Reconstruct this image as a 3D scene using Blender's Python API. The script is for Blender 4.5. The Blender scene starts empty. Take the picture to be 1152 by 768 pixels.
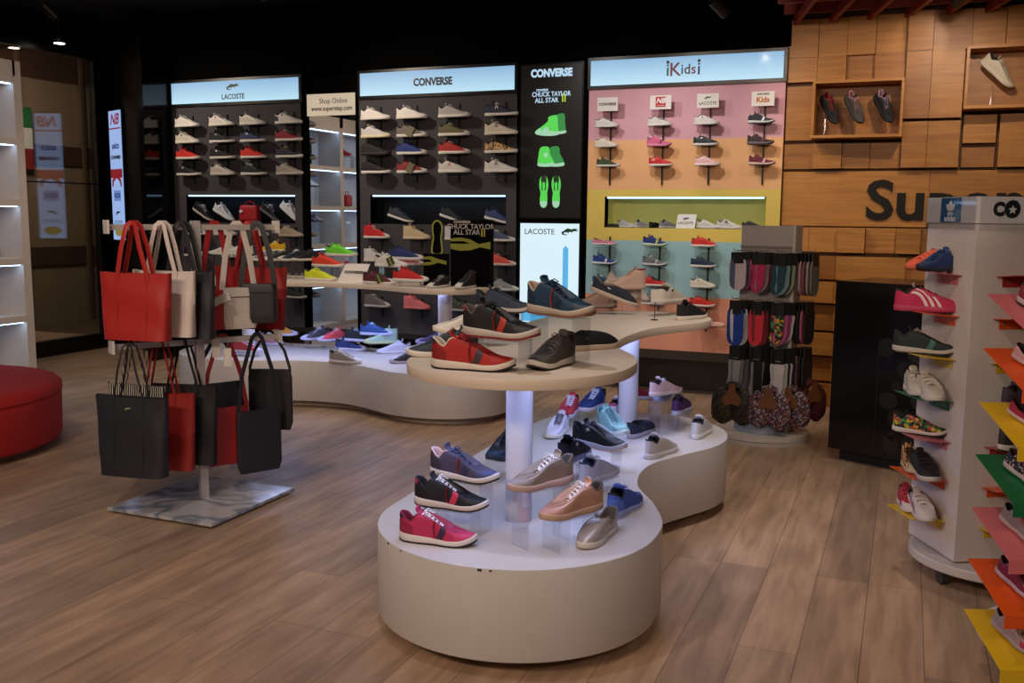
import bpy, math, random
from math import sin, cos, pi, radians as R_, sqrt, atan2
from mathutils import Vector as V, Matrix as M4
random.seed(7)
SC = bpy.context.scene
COL = SC.collection

# ------------------------------------------------------------------ camera (frame 1152x768), world, exposure
FPX, PITCH, ROLL, YAW, CAMH = 1083.8, 0.13038, 0.008843, -0.38675, 1.62
_F0 = V((0, cos(PITCH), -sin(PITCH))); _R0 = V((1, 0, 0)); _U0 = _R0.cross(_F0)
_R1 = _R0*cos(ROLL)+_U0*sin(ROLL); _U1 = -_R0*sin(ROLL)+_U0*cos(ROLL)
_Z = M4.Rotation(-YAW, 3, 'Z')
CF, CR, CU = _Z@_F0, _Z@_R1, _Z@_U1
CC = V((0, 0, CAMH))
cam = bpy.data.objects.new('camera', bpy.data.cameras.new('camera')); COL.objects.link(cam)
m = M4.Identity(4)
for i in range(3):
    m[i][0] = CR[i]; m[i][1] = CU[i]; m[i][2] = -CF[i]; m[i][3] = CC[i]
cam.matrix_world = m
cam.data.sensor_width = 36; cam.data.sensor_fit = 'HORIZONTAL'; cam.data.lens = FPX/1152*36
cam.data.clip_start = .05; cam.data.clip_end = 60
SC.camera = cam
SC.view_settings.view_transform = 'Standard'; SC.view_settings.look = 'None'
SC.view_settings.gamma = 1; SC.view_settings.use_curve_mapping = False
SC.view_settings.exposure = 0.0
w = bpy.data.worlds.new('world'); SC.world = w; w.use_nodes = True
w.node_tree.nodes['Background'].inputs[0].default_value = (.9, .85, 1, 1)
w.node_tree.nodes['Background'].inputs[1].default_value = 0.012

def ray(x, y): return CF + CR*((x-576)/FPX) - CU*((y-384)/FPX)
def atz(x, y, z=0.):
    d = ray(x, y); return CC + d*((z-CAMH)/d.z)

def light(name, kind, loc, target, power, color, size=.1, angle=50, blend=.6, sy=None):
    l = bpy.data.lights.new(name, kind); l.energy = power; l.color = color
    if kind == 'SPOT':
        l.spot_size = R_(angle); l.spot_blend = blend; l.shadow_soft_size = size
    elif kind == 'AREA':
        l.size = size
        if sy: l.shape = 'RECTANGLE'; l.size_y = sy
    else: l.shadow_soft_size = size
    o = bpy.data.objects.new(name, l); COL.objects.link(o); o.location = loc
    d = V(target)-V(loc); o.rotation_euler = d.to_track_quat('-Z', 'Y').to_euler()
    return o
WARM = (1, .83, .66); NEUT = (1, .90, .80); COOL = (.62, .74, 1)
SPOTS = []   # (location, target): a fixture is built for each below
def spot(loc, tgt, power, color=WARM, angle=55, blend=.7, size=.03):
    light('ceiling_spot_light', 'SPOT', loc, tgt, power, color, size, angle, blend); SPOTS.append((loc, tgt))
# wall washers
spot((-7.75, 7.3, 3.45), (-6.6, 8.7, 1.5), 100, WARM, 100, 1, .05)
spot((-5.3, 7.3, 3.45), (-4.35, 8.7, 1.5), 105, WARM, 100, 1, .05)
spot((-3.05, 7.2, 3.45), (-2.3, 8.7, 1.6), 60, (1, .93, .88), 86, 1, .05)
spot((-2.1, 7.2, 3.45), (-1.5, 8.7, 1.35), 72, (1, .93, .88), 86, 1, .05)
spot((-1.35, 7.6, 3.12), (-.45, 8.7, 2.2), 25, WARM, 84, .9)
spot((.3, 7.2, 3.15), (.1, 8.7, 1.9), 52, WARM, 96, .8)
spot((.22, 8.05, 3.18), (-.0, 8.6, 3.02), 5, NEUT, 44, .6)
# tables
spot((-1.7, 2.9, 3.45), (-1.35, 3.9, .9), 74, (.97, .95, 1), 62, 1)
spot((-.5, 5.0, 3.45), (-1.3, 5.2, .8), 70, (1, .95, .92), 62, 1)
spot((-3.0, 6.2, 3.45), (-3.6, 7.0, .8), 75, NEUT, 62, 1)
spot((-4.6, 6.3, 3.45), (-5.0, 7.0, .8), 80, NEUT, 62, 1)
# floor / racks
spot((-3.0, 2.2, 3.45), (-3.5, 3.8, .5), 92, NEUT, 80, 1)
spot((-6.6, 6.6, 3.45), (-6.9, 6.9, 0), 55, NEUT, 80, 1)
spot((-4.6, 2.9, 3.45), (-6.0, 4.3, .3), 60, NEUT, 70, 1)
spot((-.6, 2.4, 3.45), (-.1, 4.4, .2), 55, WARM, 80, 1)
spot((-.35, 4.9, 3.45), (-.25, 5.5, 0), 80, WARM, 70, 1)
spot((.0, 5.9, 3.45), (-.5, 6.9, .4), 50, WARM, 80, 1)
# more spots on floor, rear table and shelving
spot((-1.75, 8.0, 3.45), (-1.7, 8.15, 0), 60, (1, .86, .68), 46, .8, .05)
spot((-3.3, 3.9, 3.45), (-4.1, 6.4, .2), 105, (1, .80, .64), 60, 1)
spot((-5.6, 5.2, 3.45), (-7.6, 5.9, 1.5), 60, NEUT, 90, 1)
light('shopfront_fill_light', 'AREA', (-2.5, -1.2, 3.4), (-2.6, 3.5, .3), 122, (1, .78, .60), 2.5, sy=.6)  # unseen fill added behind the camera to brighten the front faces
light('shopfront_fill_light', 'AREA', (1.5, -.8, 3.4), (-.8, 4, .5), 52, (1, .80, .64), 2.0, sy=.5)
# corridor outside the glass
light('corridor_light', 'AREA', (-10.0, 8.5, 3.5), (-11.3, 9.8, .8), 65, WARM, 1.2, sy=.6)

# ------------------------------------------------------------------ materials
_mc = {}
def lin(c):
    if isinstance(c, str):
        c = c.lstrip('#'); c = c if len(c) == 6 else ''.join(q*2 for q in c); c = [int(c[i:i+2], 16)/255 for i in (0, 2, 4)]
    return tuple(((v+.055)/1.055)**2.4 if v > .04045 else v/12.92 for v in c)
def mat(color, rough=.6, metal=0., kind='plain', emit=0., spec=.5):
    key = (str(color), rough, metal, kind, emit, spec)
    if key in _mc: return _mc[key]
    mt = bpy.data.materials.new('%s_%s' % (kind, str(color).strip('#'))); mt.use_nodes = True
    nt = mt.node_tree; b = nt.nodes['Principled BSDF']; L = nt.links
    c = lin(color)
    b.inputs['Roughness'].default_value = rough; b.inputs['Metallic'].default_value = metal
    b.inputs['Specular IOR Level'].default_value = spec
    b.inputs['Base Color'].default_value = (*c, 1)
    if emit:
        b.inputs['Emission Color'].default_value = (*c, 1); b.inputs['Emission Strength'].default_value = emit
        b.inputs['Base Color'].default_value = (.02, .02, .02, 1)
        _mc[key] = mt; return mt
    tc = nt.nodes.new('ShaderNodeTexCoord'); nz = nt.nodes.new('ShaderNodeTexNoise')
    sc = {'plain': 6, 'fabric': 420, 'leather': 160, 'speck': 60, 'knit': 260}.get(kind, 6)
    nz.inputs['Scale'].default_value = sc; nz.inputs['Detail'].default_value = 2
    L.new(tc.outputs['Object'], nz.inputs['Vector'])
    mr = nt.nodes.new('ShaderNodeMapRange')
    amp = {'plain': .05, 'fabric': .22, 'leather': .08, 'speck': .6, 'knit': .3}.get(kind, .05)
    mr.inputs['To Min'].default_value = 1-amp; mr.inputs['To Max'].default_value = 1+amp
    L.new(nz.outputs['Fac'], mr.inputs['Value'])
    vm = nt.nodes.new('ShaderNodeVectorMath'); vm.operation = 'SCALE'
    vm.inputs[0].default_value = c; L.new(mr.outputs['Result'], vm.inputs['Scale'])
    L.new(vm.outputs['Vector'], b.inputs['Base Color'])
    if kind in ('fabric', 'leather', 'knit'):
        bp = nt.nodes.new('ShaderNodeBump'); bp.inputs['Strength'].default_value = .25; bp.inputs['Distance'].default_value = .001
        L.new(nz.outputs['Fac'], bp.inputs['Height']); L.new(bp.outputs['Normal'], b.inputs['Normal'])
    _mc[key] = mt; return mt
def pattern_mat(name, cols, scale, rough=.6, kind='voronoi', stretch=(1, 1, 1), interp='CONSTANT'):
    if name in _mc: return _mc[name]
    mt = bpy.data.materials.new(name); mt.use_nodes = True
    nt = mt.node_tree; b = nt.nodes['Principled BSDF']; L = nt.links
    tc = nt.nodes.new('ShaderNodeTexCoord'); mp = nt.nodes.new('ShaderNodeMapping'); mp.inputs['Scale'].default_value = stretch
    L.new(tc.outputs['Object'], mp.inputs['Vector'])
    if kind == 'voronoi':
        t = nt.nodes.new('ShaderNodeTexVoronoi'); t.inputs['Scale'].default_value = scale
        sp = nt.nodes.new('ShaderNodeSeparateColor'); L.new(mp.outputs['Vector'], t.inputs['Vector'])
        L.new(t.outputs['Color'], sp.inputs[0]); out = sp.outputs[0]
    elif kind == 'wave':
        t = nt.nodes.new('ShaderNodeTexWave'); t.inputs['Scale'].default_value = scale; t.inputs['Distortion'].default_value = 1.5
        L.new(mp.outputs['Vector'], t.inputs['Vector']); out = t.outputs['Fac']
    else:
        t = nt.nodes.new('ShaderNodeTexNoise'); t.inputs['Scale'].default_value = scale; L.new(mp.outputs['Vector'], t.inputs['Vector']); out = t.outputs['Fac']
    r = nt.nodes.new('ShaderNodeValToRGB'); r.color_ramp.interpolation = interp
    lo, hi = (.0, 1.) if kind != 'noise' else (.35, .65)
    while len(r.color_ramp.elements) < len(cols): r.color_ramp.elements.new(.5)
    for i, c in enumerate(cols):
        r.color_ramp.elements[i].position = lo+(hi-lo)*i/len(cols); r.color_ramp.elements[i].color = (*lin(c), 1)
    L.new(out, r.inputs[0]); L.new(r.outputs[0], b.inputs['Base Color']); b.inputs['Roughness'].default_value = rough
    _mc[name] = mt; return mt
def clear_mat(name, tint, refl=.08, rough=.03):
    if name in _mc: return _mc[name]
    mt = bpy.data.materials.new(name); mt.use_nodes = True; nt = mt.node_tree; L = nt.links
    for n in list(nt.nodes):
        if n.type != 'OUTPUT_MATERIAL': nt.nodes.remove(n)
    out = [n for n in nt.nodes if n.type == 'OUTPUT_MATERIAL'][0]
    tr = nt.nodes.new('ShaderNodeBsdfTransparent'); tr.inputs[0].default_value = (*tint, 1)
    gl = nt.nodes.new('ShaderNodeBsdfGlossy'); gl.inputs['Roughness'].default_value = rough
    lw = nt.nodes.new('ShaderNodeLayerWeight'); lw.inputs['Blend'].default_value = .25
    mr = nt.nodes.new('ShaderNodeMapRange'); mr.inputs['To Min'].default_value = refl; mr.inputs['To Max'].default_value = .6 if 'glass' in name else .5
    mx = nt.nodes.new('ShaderNodeMixShader')
    L.new(lw.outputs['Facing'], mr.inputs['Value']); L.new(mr.outputs['Result'], mx.inputs[0])
    L.new(tr.outputs[0], mx.inputs[1]); L.new(gl.outputs[0], mx.inputs[2]); L.new(mx.outputs[0], out.inputs[0])
    _mc[name] = mt; return mt
ACR = clear_mat('clear_acrylic', (.965, .972, .98), .035, .06)
GLS = clear_mat('window_glass', (.80, .80, .78), .085, .01)
def wood_mat(name, c1, c2, axis_scale, plank=None, rough=.5, offset=(0, 0, 0), gloss=.5):
    mt = bpy.data.materials.new(name); mt.use_nodes = True; nt = mt.node_tree; L = nt.links
    b = nt.nodes['Principled BSDF']
    tc = nt.nodes.new('ShaderNodeTexCoord'); mp = nt.nodes.new('ShaderNodeMapping')
    mp.inputs['Scale'].default_value = axis_scale; mp.inputs['Location'].default_value = offset
    L.new(tc.outputs['Object'], mp.inputs['Vector'])
    n1 = nt.nodes.new('ShaderNodeTexNoise'); n1.inputs['Scale'].default_value = 2.2; n1.inputs['Detail'].default_value = 6; n1.inputs['Distortion'].default_value = .6
    L.new(mp.outputs['Vector'], n1.inputs['Vector'])
    r = nt.nodes.new('ShaderNodeValToRGB'); e = r.color_ramp.elements
    e[0].position = .3; e[0].color = (*lin(c1), 1); e[1].position = .7; e[1].color = (*lin(c2), 1)
    L.new(n1.outputs['Fac'], r.inputs[0]); col = r.outputs[0]
    if plank:
        pw, pl = plank
        m2 = nt.nodes.new('ShaderNodeMapping'); m2.inputs['Rotation'].default_value = (0, 0, R_(90))
        m2.inputs['Location'].default_value = (0.3, .074-pw, 0)
        L.new(tc.outputs['Object'], m2.inputs['Vector'])
        bk = nt.nodes.new('ShaderNodeTexBrick'); bk.inputs['Scale'].default_value = 1
        bk.inputs['Brick Width'].default_value = pl; bk.inputs['Row Height'].default_value = pw
        bk.inputs['Mortar Size'].default_value = .0016; bk.inputs['Mortar Smooth'].default_value = .2
        bk.offset = .37; bk.offset_frequency = 3
        bk.inputs['Color1'].default_value = (.80, .80, .82, 1); bk.inputs['Color2'].default_value = (1.12, 1.1, 1.08, 1); bk.inputs['Mortar'].default_value = (.35, .33, .3, 1)
        L.new(m2.outputs[0], bk.inputs['Vector'])
        mm = nt.nodes.new('ShaderNodeMix'); mm.data_type = 'RGBA'; mm.blend_type = 'MULTIPLY'; mm.inputs[0].default_value = 1
        L.new(col, mm.inputs[6]); L.new(bk.outputs['Color'], mm.inputs[7]); col = mm.outputs[2]
        # knots and darker cloudy streaks in the boards
        m3 = nt.nodes.new('ShaderNodeMapping'); m3.inputs['Scale'].default_value = (5, 1.6, 1)
        L.new(tc.outputs['Object'], m3.inputs['Vector'])
        n3 = nt.nodes.new('ShaderNodeTexNoise'); n3.inputs['Scale'].default_value = 1.1; n3.inputs['Detail'].default_value = 3
        L.new(m3.outputs[0], n3.inputs['Vector'])
        r3 = nt.nodes.new('ShaderNodeMapRange'); r3.inputs['From Min'].default_value = .3; r3.inputs['From Max'].default_value = .7
        r3.inputs['To Min'].default_value = .78; r3.inputs['To Max'].default_value = 1.14
        L.new(n3.outputs['Fac'], r3.inputs['Value'])
        vs = nt.nodes.new('ShaderNodeVectorMath'); vs.operation = 'SCALE'; L.new(col, vs.inputs[0]); L.new(r3.outputs[0], vs.inputs['Scale'])
        col = vs.outputs[0]
        bp = nt.nodes.new('ShaderNodeBump'); bp.inputs['Strength'].default_value = .3; bp.inputs['Distance'].default_value = .002
        L.new(bk.outputs['Fac'], bp.inputs['Height']); bp.invert = True; L.new(bp.outputs[0], b.inputs['Normal'])
    L.new(col, b.inputs['Base Color']); b.inputs['Roughness'].default_value = rough; b.inputs['Specular IOR Level'].default_value = gloss
    return mt

# ------------------------------------------------------------------ mesh helpers
class MB:
    def __init__(s): s.v = []; s.f = []
    def add(s, vs, fs):
        n = len(s.v); s.v += [tuple(p) for p in vs]; s.f += [tuple(i+n for i in f) for f in fs]; return s
    def box(s, x0, x1, y0, y1, z0, z1):
        vs = [(x, y, z) for x in (x0, x1) for y in (y0, y1) for z in (z0, z1)]
        return s.add(vs, [(0, 1, 3, 2), (4, 6, 7, 5), (0, 4, 5, 1), (2, 3, 7, 6), (0, 2, 6, 4), (1, 5, 7, 3)])
    def hexa(s, lo, hi):   # two quads of 4 points
        return s.add(list(lo)+list(hi), [(3, 2, 1, 0), (4, 5, 6, 7), (0, 1, 5, 4), (1, 2, 6, 5), (2, 3, 7, 6), (3, 0, 4, 7)])
    def rings(s, rs, cap0=True, cap1=True, closed=True):
        n = len(rs[0]); vs = [p for r in rs for p in r]; fs = []
        for k in range(len(rs)-1):
            for i in range(n if closed else n-1):
                j = (i+1) % n; fs.append((k*n+i, k*n+j, (k+1)*n+j, (k+1)*n+i))
        if cap0: fs.append(tuple(reversed(range(n))))
        if cap1: fs.append(tuple((len(rs)-1)*n+i for i in range(n)))
        return s.add(vs, fs)
    def prism(s, out, z0, z1, bev=0):
        if bev:
            i0 = inset(out, bev); i3 = inset(out, bev*.3)
            rs = [[(x, y, z0) for x, y in i0], [(x, y, z0+bev*.3) for x, y in i3], [(x, y, z0+bev) for x, y in out],
                  [(x, y, z1-bev) for x, y in out], [(x, y, z1-bev*.3) for x, y in i3], [(x, y, z1) for x, y in i0]]
        else: rs = [[(x, y, z0) for x, y in out], [(x, y, z1) for x, y in out]]
        return s.rings(rs)
    def cyl(s, x, y, z0, z1, r, r1=None, n=32, bev=0):
        r1 = r if r1 is None else r1
        c = lambda q, z: [(x+q*cos(2*pi*i/n), y+q*sin(2*pi*i/n), z) for i in range(n)]
        if bev: return s.rings([c(r-bev, z0), c(r, z0+bev), c(r1, z1-bev), c(r1-bev, z1)])
        return s.rings([c(r, z0), c(r1, z1)])
    def tube(s, pts, r, n=8, flat=1., up=None):
        pts = [V(p) for p in pts]; rs = []
        prev = V(up) if up else None
        for i, p in enumerate(pts):
            d = (pts[min(i+1, len(pts)-1)]-pts[max(i-1, 0)])
            if d.length < 1e-9: d = V((0, 0, 1))
            d.normalize()
            if prev is None: prev = V((0, 0, 1)) if abs(d.z) < .9 else V((1, 0, 0))
            a = prev-d*prev.dot(d)
            if a.length < 1e-6: a = d.orthogonal()
            a.normalize(); b = d.cross(a)
            if not up: prev = a
            q = r[i] if isinstance(r, (list, tuple)) else r
            rs.append([tuple(p+a*(q*flat*cos(2*pi*k/n))+b*(q*sin(2*pi*k/n))) for k in range(n)])
        return s.rings(rs)
def inset(out, d):
    n = len(out); r = []
    for i in range(n):
        a = V(out[i-1]).to_2d() if False else V((*out[i-1], 0)); c = V((*out[(i+1) % n], 0)); t = (c-a)
        t.normalize(); r.append((out[i][0]-t.y*d, out[i][1]+t.x*d))
    return r
def mk_mesh(mb, smooth=True, ang=38):
    me = bpy.data.meshes.new('m'); me.from_pydata(mb.v, [], mb.f); me.update()
    if smooth:
        for p in me.polygons: p.use_smooth = True
        me.set_sharp_from_angle(angle=R_(ang))
    return me
def obj(name, mesh, material, parent=None, smooth=True, ang=38, loc=None):
    me = mk_mesh(mesh, smooth, ang) if isinstance(mesh, MB) else mesh
    me.name = name
    o = bpy.data.objects.new(name, me)
    if len(me.materials) == 0: me.materials.append(None)
    o.material_slots[0].link = 'OBJECT'; o.material_slots[0].material = material
    COL.objects.link(o)
    if parent: o.parent = parent
    if loc: o.location = loc
    return o
def tag(o, label=None, cat=None, group=None, kind=None):
    if label: o['label'] = label
    if cat: o['category'] = cat
    if group: o['group'] = group
    if kind: o['kind'] = kind
    return o
def empty(name, loc, rz=0, label=None, cat=None, group=None, rot=None, scale=1):
    o = bpy.data.objects.new(name, None); COL.objects.link(o); o.location = loc
    o.rotation_euler = rot if rot else (0, 0, rz); o.scale = (scale,)*3 if not isinstance(scale, tuple) else scale
    o.empty_display_size = .05
    return tag(o, label, cat, group)
def copy_tree(o, parent=None):
    c = o.copy(); COL.objects.link(c); c.parent = parent
    for ch in list(o.children): copy_tree(ch, c)
    return c
def struct(name, mb, material, **k): return tag(obj(name, mb, material, **k), kind='structure')
def text(name, s, size, material, parent, loc, rot=(pi/2, 0, 0), depth=.001, bold=0, align='CENTER', space=1., xs=1., shear=0):
    cu = bpy.data.curves.new(name, 'FONT'); cu.body = s; cu.size = size; cu.extrude = depth; cu.offset = bold
    cu.align_x = align; cu.align_y = 'CENTER'; cu.space_character = space; cu.shear = shear; cu.resolution_u = 3
    t = bpy.data.objects.new('tmp', cu); COL.objects.link(t)
    bpy.context.view_layer.update()
    me = bpy.data.meshes.new_from_object(t.evaluated_get(bpy.context.evaluated_depsgraph_get()))
    bpy.data.objects.remove(t)
    me.materials.clear(); me.materials.append(None)
    o = obj(name, me, material, parent); o.location = loc; o.rotation_euler = rot; o.scale = (xs, 1, 1)
    return o
def catmull(pts, n=6):
    out = []; N = len(pts)
    for i in range(N):
        p0, p1, p2, p3 = (V((*pts[(i+k) % N], 0)) for k in (-1, 0, 1, 2))
        for j in range(n):
            t = j/n
            q = .5*((2*p1)+(-p0+p2)*t+(2*p0-5*p1+4*p2-p3)*t*t+(-p0+3*p1-3*p2+p3)*t**3)
            out.append((q.x, q.y))
    return out
def poly(pts, z0=0, z1=.002, n=0):   # flat printed shape, x/z plane facing -y
    p = catmull(pts, n) if n else pts
    mb = MB(); k = len(p)
    area = sum(p[i][0]*p[(i+1) % k][1]-p[(i+1) % k][0]*p[i][1] for i in range(k))
    if area < 0: p = list(reversed(p))
    mb.rings([[(x, -z0, z) for x, z in p], [(x, -z1, z) for x, z in p]])
    return mb
CROC = [(-1, .02), (-.8, .1), (-.55, .28), (-.3, .42), (0, .4), (.15, .3), (.45, .42), (.8, .38), (1, .3), (.7, .26), (1, .1), (.6, .12),
        (.3, .1), (.35, -.05), (.15, .02), (-.1, .05), (-.15, -.12), (-.35, .0), (-.6, -.02), (-.75, -.1), (-.6, -.22), (-.2, -.24), (-.5, -.34), (-.9, -.25)]
def croc(parent, loc, s, material, name='crocodile_emblem', rot=(0, 0, 0)):
    o = obj(name, poly([(x*s, z*s) for x, z in CROC], 0, .0015), material, parent, smooth=False); o.location = loc; o.rotation_euler = rot; return o

# ------------------------------------------------------------------ room shell
YW = 8.72
floor_m = wood_mat('floor_boards', '#987b63', '#b99a7e', (9, .9, 1), plank=(.2195, 1.38), rough=.42)
struct('floor', MB().box(-13.5, 5.5, -4, 9.6, -.1, 0), floor_m, smooth=False)
BLK = mat('#0b0a0b', .6); BLKG = mat('#0a0a0b', .12, spec=.6)
struct('ceiling', MB().box(-13.5, 5.5, -4, 9.6, 3.75, 3.9), BLK, smooth=False)
struct('wall_back', MB().box(-7.66, 5.5, YW+.02, YW+.3, 0, 3.75), mat('#0d0c0d', .7), smooth=False)
struct('wall_right', MB().box(5.35, 5.5, -4, YW, 0, 3.75), mat('#2c2420', .8), smooth=False)
struct('wall_front', MB().box(-9, 5.5, -4.15, -4, 0, 3.75), mat('#1d1917', .8), smooth=False)
struct('wall_left', MB().box(-9.0, -8.86, -4, 3.0, 0, 3.75), mat('#1a1614', .8), smooth=False)
# angled dark wall between the glass front and the shoe wall, with a glossy return panel
mb = MB(); mb.hexa([(-7.62, 8.52, 0), (-8.9, 9.06, 0), (-8.9, 9.3, 0), (-7.62, 8.9, 0)], [(-7.62, 8.52, 3.75), (-8.9, 9.06, 3.75), (-8.9, 9.3, 3.75), (-7.62, 8.9, 3.75)])
struct('wall_corner', mb, mat('#0c0b0c', .5), smooth=False)
mb = MB().box(-7.66, -7.59, 8.2, YW+.02, 0, 3.75)
struct('trim_1', mb, mat('#09090a', .08, spec=.45), smooth=False)
# glass front on the left
struct('window_1', MB().box(-8.9, -8.885, 3.0, 8.80, .16, 3.36), GLS, smooth=False)
fr = MB(); fr.box(-8.95, -8.86, 3.0, 9.06, 0, .17); fr.box(-8.95, -8.86, 3.0, 9.06, 3.36, 3.75); fr.box(-8.95, -8.86, 8.80, 9.06, .17, 3.36); fr.box(-8.93, -8.87, 3.0, 8.8, 1.93, 1.945)
struct('window_frame', fr, mat('#0b0a0a', .35), smooth=False)
# the lit corridor wall behind the glass: stone panels with brown bands
mb = MB().box(-11.6, -11.4, 3, 14.5, 0, 4.2)
struct('wall_corridor', mb, mat('#8b7761', .8), smooth=False)
mb = MB()
for z0, z1 in ((.85, 1.11), (2.27, 2.55), (3.45, 4.2)): mb.box(-11.4, -11.37, 3, 14.5, z0, z1)
struct('trim_2', mb, mat('#4a3226', .6), smooth=False)
mb = MB()
for y in (9.9, 11.0, 12.5): mb.box(-11.4, -11.34, y, y+.06, 0, 4)
struct('trim_3', mb, mat('#5f4d3c', .6), smooth=False)
struct('corridor_floor', MB().box(-13.5, -9.0, 9.6, 14.5, -.1, 0), mat('#5a4a3c', .4), smooth=False)
fl = empty('hanging_flag', (-11.3, 9.60, 0), 0, 'green white and red striped flag in the corridor behind the glass', 'flag')
for i, (c, z) in enumerate((('#1f6b3a', 2.75), ('#d8d8d2', 2.47), ('#8a1d22', 2.19))):
    tag(obj('flag_stripe', MB().box(-.005, .005, 0, .47, z, z+.28), mat(c, .8), fl, smooth=False), '%s stripe' % ('green', 'white', 'red')[i])

# ------------------------------------------------------------------ shoes
def hwid(s, st):
    pts = ((0, .030), (.1, .034), (.25, .0355), (.45, .0345), (.7, .0455), (.85, .045), (1, .038))
    s = min(1, max(0, s))
    for (a, p), (b, q) in zip(pts, pts[1:]):
        if s <= b:
            t = (s-a)/(b-a); t = t*t*(3-2*t); v = p+(q-p)*t; break
    cap = (1-abs(2*s-1)**(4.2))**(1/2.2) if 0 < s < 1 else 0
    return v*cap*st.get('wide', 1)
def smooth_tab(tab, s):
    for (a, p), (b, q) in zip(tab, tab[1:]):
        if s <= b:
            t = max(0, (s-a))/(b-a); t = t*t*(3-2*t); return p+(q-p)*t
    return tab[-1][1]
def lerp_tab(tab, s):
    for (a, p), (b, q) in zip(tab, tab[1:]):
        if s <= b: return p+(q-p)*max(0, (s-a))/(b-a)
    return tab[-1][1]
LEN = .30
STY = {
 'low':    dict(zt=((0, .026), (.4, .024), (.7, .022), (1, .024)), spring=.008, ox=(.016, .60), oh=(.029, .020), oz=((0, .094), (.05, .094), (.24, .074), (.44, .100), (1, .052)), split=.48, laces=6, cap=True, tongue=True),
 'court':  dict(zt=((0, .028), (.4, .025), (.7, .023), (1, .024)), spring=.008, ox=(.016, .61), oh=(.030, .021), oz=((0, .098), (.06, .097), (.24, .077), (.43, .104), (1, .054)), split=.46, laces=6, cap=False, tongue=True),
 'runner': dict(zt=((0, .036), (.3, .031), (.65, .023), (1, .026)), spring=.020, ox=(.016, .62), oh=(.030, .021), oz=((0, .108), (.07, .104), (.24, .080), (.42, .112), (1, .056)), split=.45, laces=6, cap=False, tongue=True, outsole=True, stripe='band'),
 'slip':   dict(zt=((0, .026), (.4, .024), (.7, .022), (1, .023)), spring=.006, ox=(.018, .48), oh=(.031, .030), oz=((0, .086), (.08, .084), (.4, .062), (.85, .078), (1, .080)), split=.9, laces=0, cap=False, tongue=False, gore=True),
 'high':   dict(zt=((0, .026), (.4, .024), (.7, .022), (1, .024)), spring=.007, ox=(.014, .60), oh=(.031, .018), oz=((0, .138), (.1, .136), (.25, .132), (.40, .138), (.62, .096), (1, .058)), split=.46, laces=7, cap=True, tongue=True),
 'strap':  dict(zt=((0, .028), (.4, .026), (.7, .024), (1, .025)), spring=.010, ox=(.016, .60), oh=(.030, .022), oz=((0, .098), (.06, .097), (.24, .080), (.43, .110), (1, .070)), split=.50, laces=0, cap=False, tongue=True, straps=3, wide=1.12),
 'mary':   dict(zt=((0, .022), (.5, .020), (1, .021)), spring=.006, ox=(.016, .66), oh=(.030, .028), oz=((0, .078), (.1, .074), (.4, .050), (.7, .048), (1, .050)), split=.8, laces=0, cap=False, tongue=False, straps=1, wide=1.08),
}
class Shape:
    def __init__(s, st):
        s.st = st
    def P(s, th):
        q = (1-cos(th))/2; sg = 1 if sin(th) >= 0 else -1
        sp = s.st['spring']*max(0, (q-.72)/.28)**2
        return V((q*LEN, sg*hwid(q, s.st), lerp_tab(s.st['zt'], q)-.003+sp))
    def O(s, th):
        q = (1-cos(th))/2; a, b = s.st['ox']; sg = sin(th); split = s.st['split']
        h0, h1 = s.st['oh']
        k = min(1, max(0, (q-split+.08)/.16)); k = k*k*(3-2*k)
        h = h0+(h1-h0)*k
        cap = (1-abs(2*q-1)**3.6)**.46 if 0 < q < 1 else 0
        return V(((a+(b-a)*q)*LEN, h*cap*(1 if sg >= 0 else -1), smooth_tab(s.st['oz'], q)))
    def S(s, th, w):
        p, o = s.P(th), s.O(th); fr_ = max(0, -cos(th))**3; f = w**(2.0-.75*fr_); g = sin(w*pi/2)**(.9+.12*fr_)
        r = p.lerp(o, f); r.z = p.z+(o.z-p.z)*g
        # slight outward swell of the side
        sw = sin(w*pi)*.003
        d = V((p.x-LEN*.45, p.y, 0)); d.normalize()
        return r+V((0, d.y, 0))*sw
    def N(s, th, w):
        e = 1e-3; a = s.S(th+e, w)-s.S(th-e, w); b = s.S(th, min(1, w+e))-s.S(th, max(0, w-e))
        n = a.cross(b)
        if n.length < 1e-12: return V((0, 0, 1))
        n.normalize(); c = s.S(th, w)-V((LEN*.45, 0, .03))
        return n if n.dot(c) > 0 else -n
def shell(sh, t0, t1, w0, w1, off=.0012, nt=10, nw=4, shear=0):
    mb = MB(); vs = []; fs = []
    for j in range(nw+1):
        w = w0+(w1-w0)*j/nw
        for i in range(nt+1):
            th = t0+(t1-t0)*i/nt+shear*(w-w0)/(max(1e-6, w1-w0))
            e = off if 0 < i < nt and 0 < j < nw else off*.6
            vs.append(sh.S(th, w)+sh.N(th, w)*e)
    for j in range(nw):
        for i in range(nt):
            a = j*(nt+1)+i; fs.append((a, a+1, a+nt+2, a+nt+1))
    return mb.add(vs, fs)
_sm = {}
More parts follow.
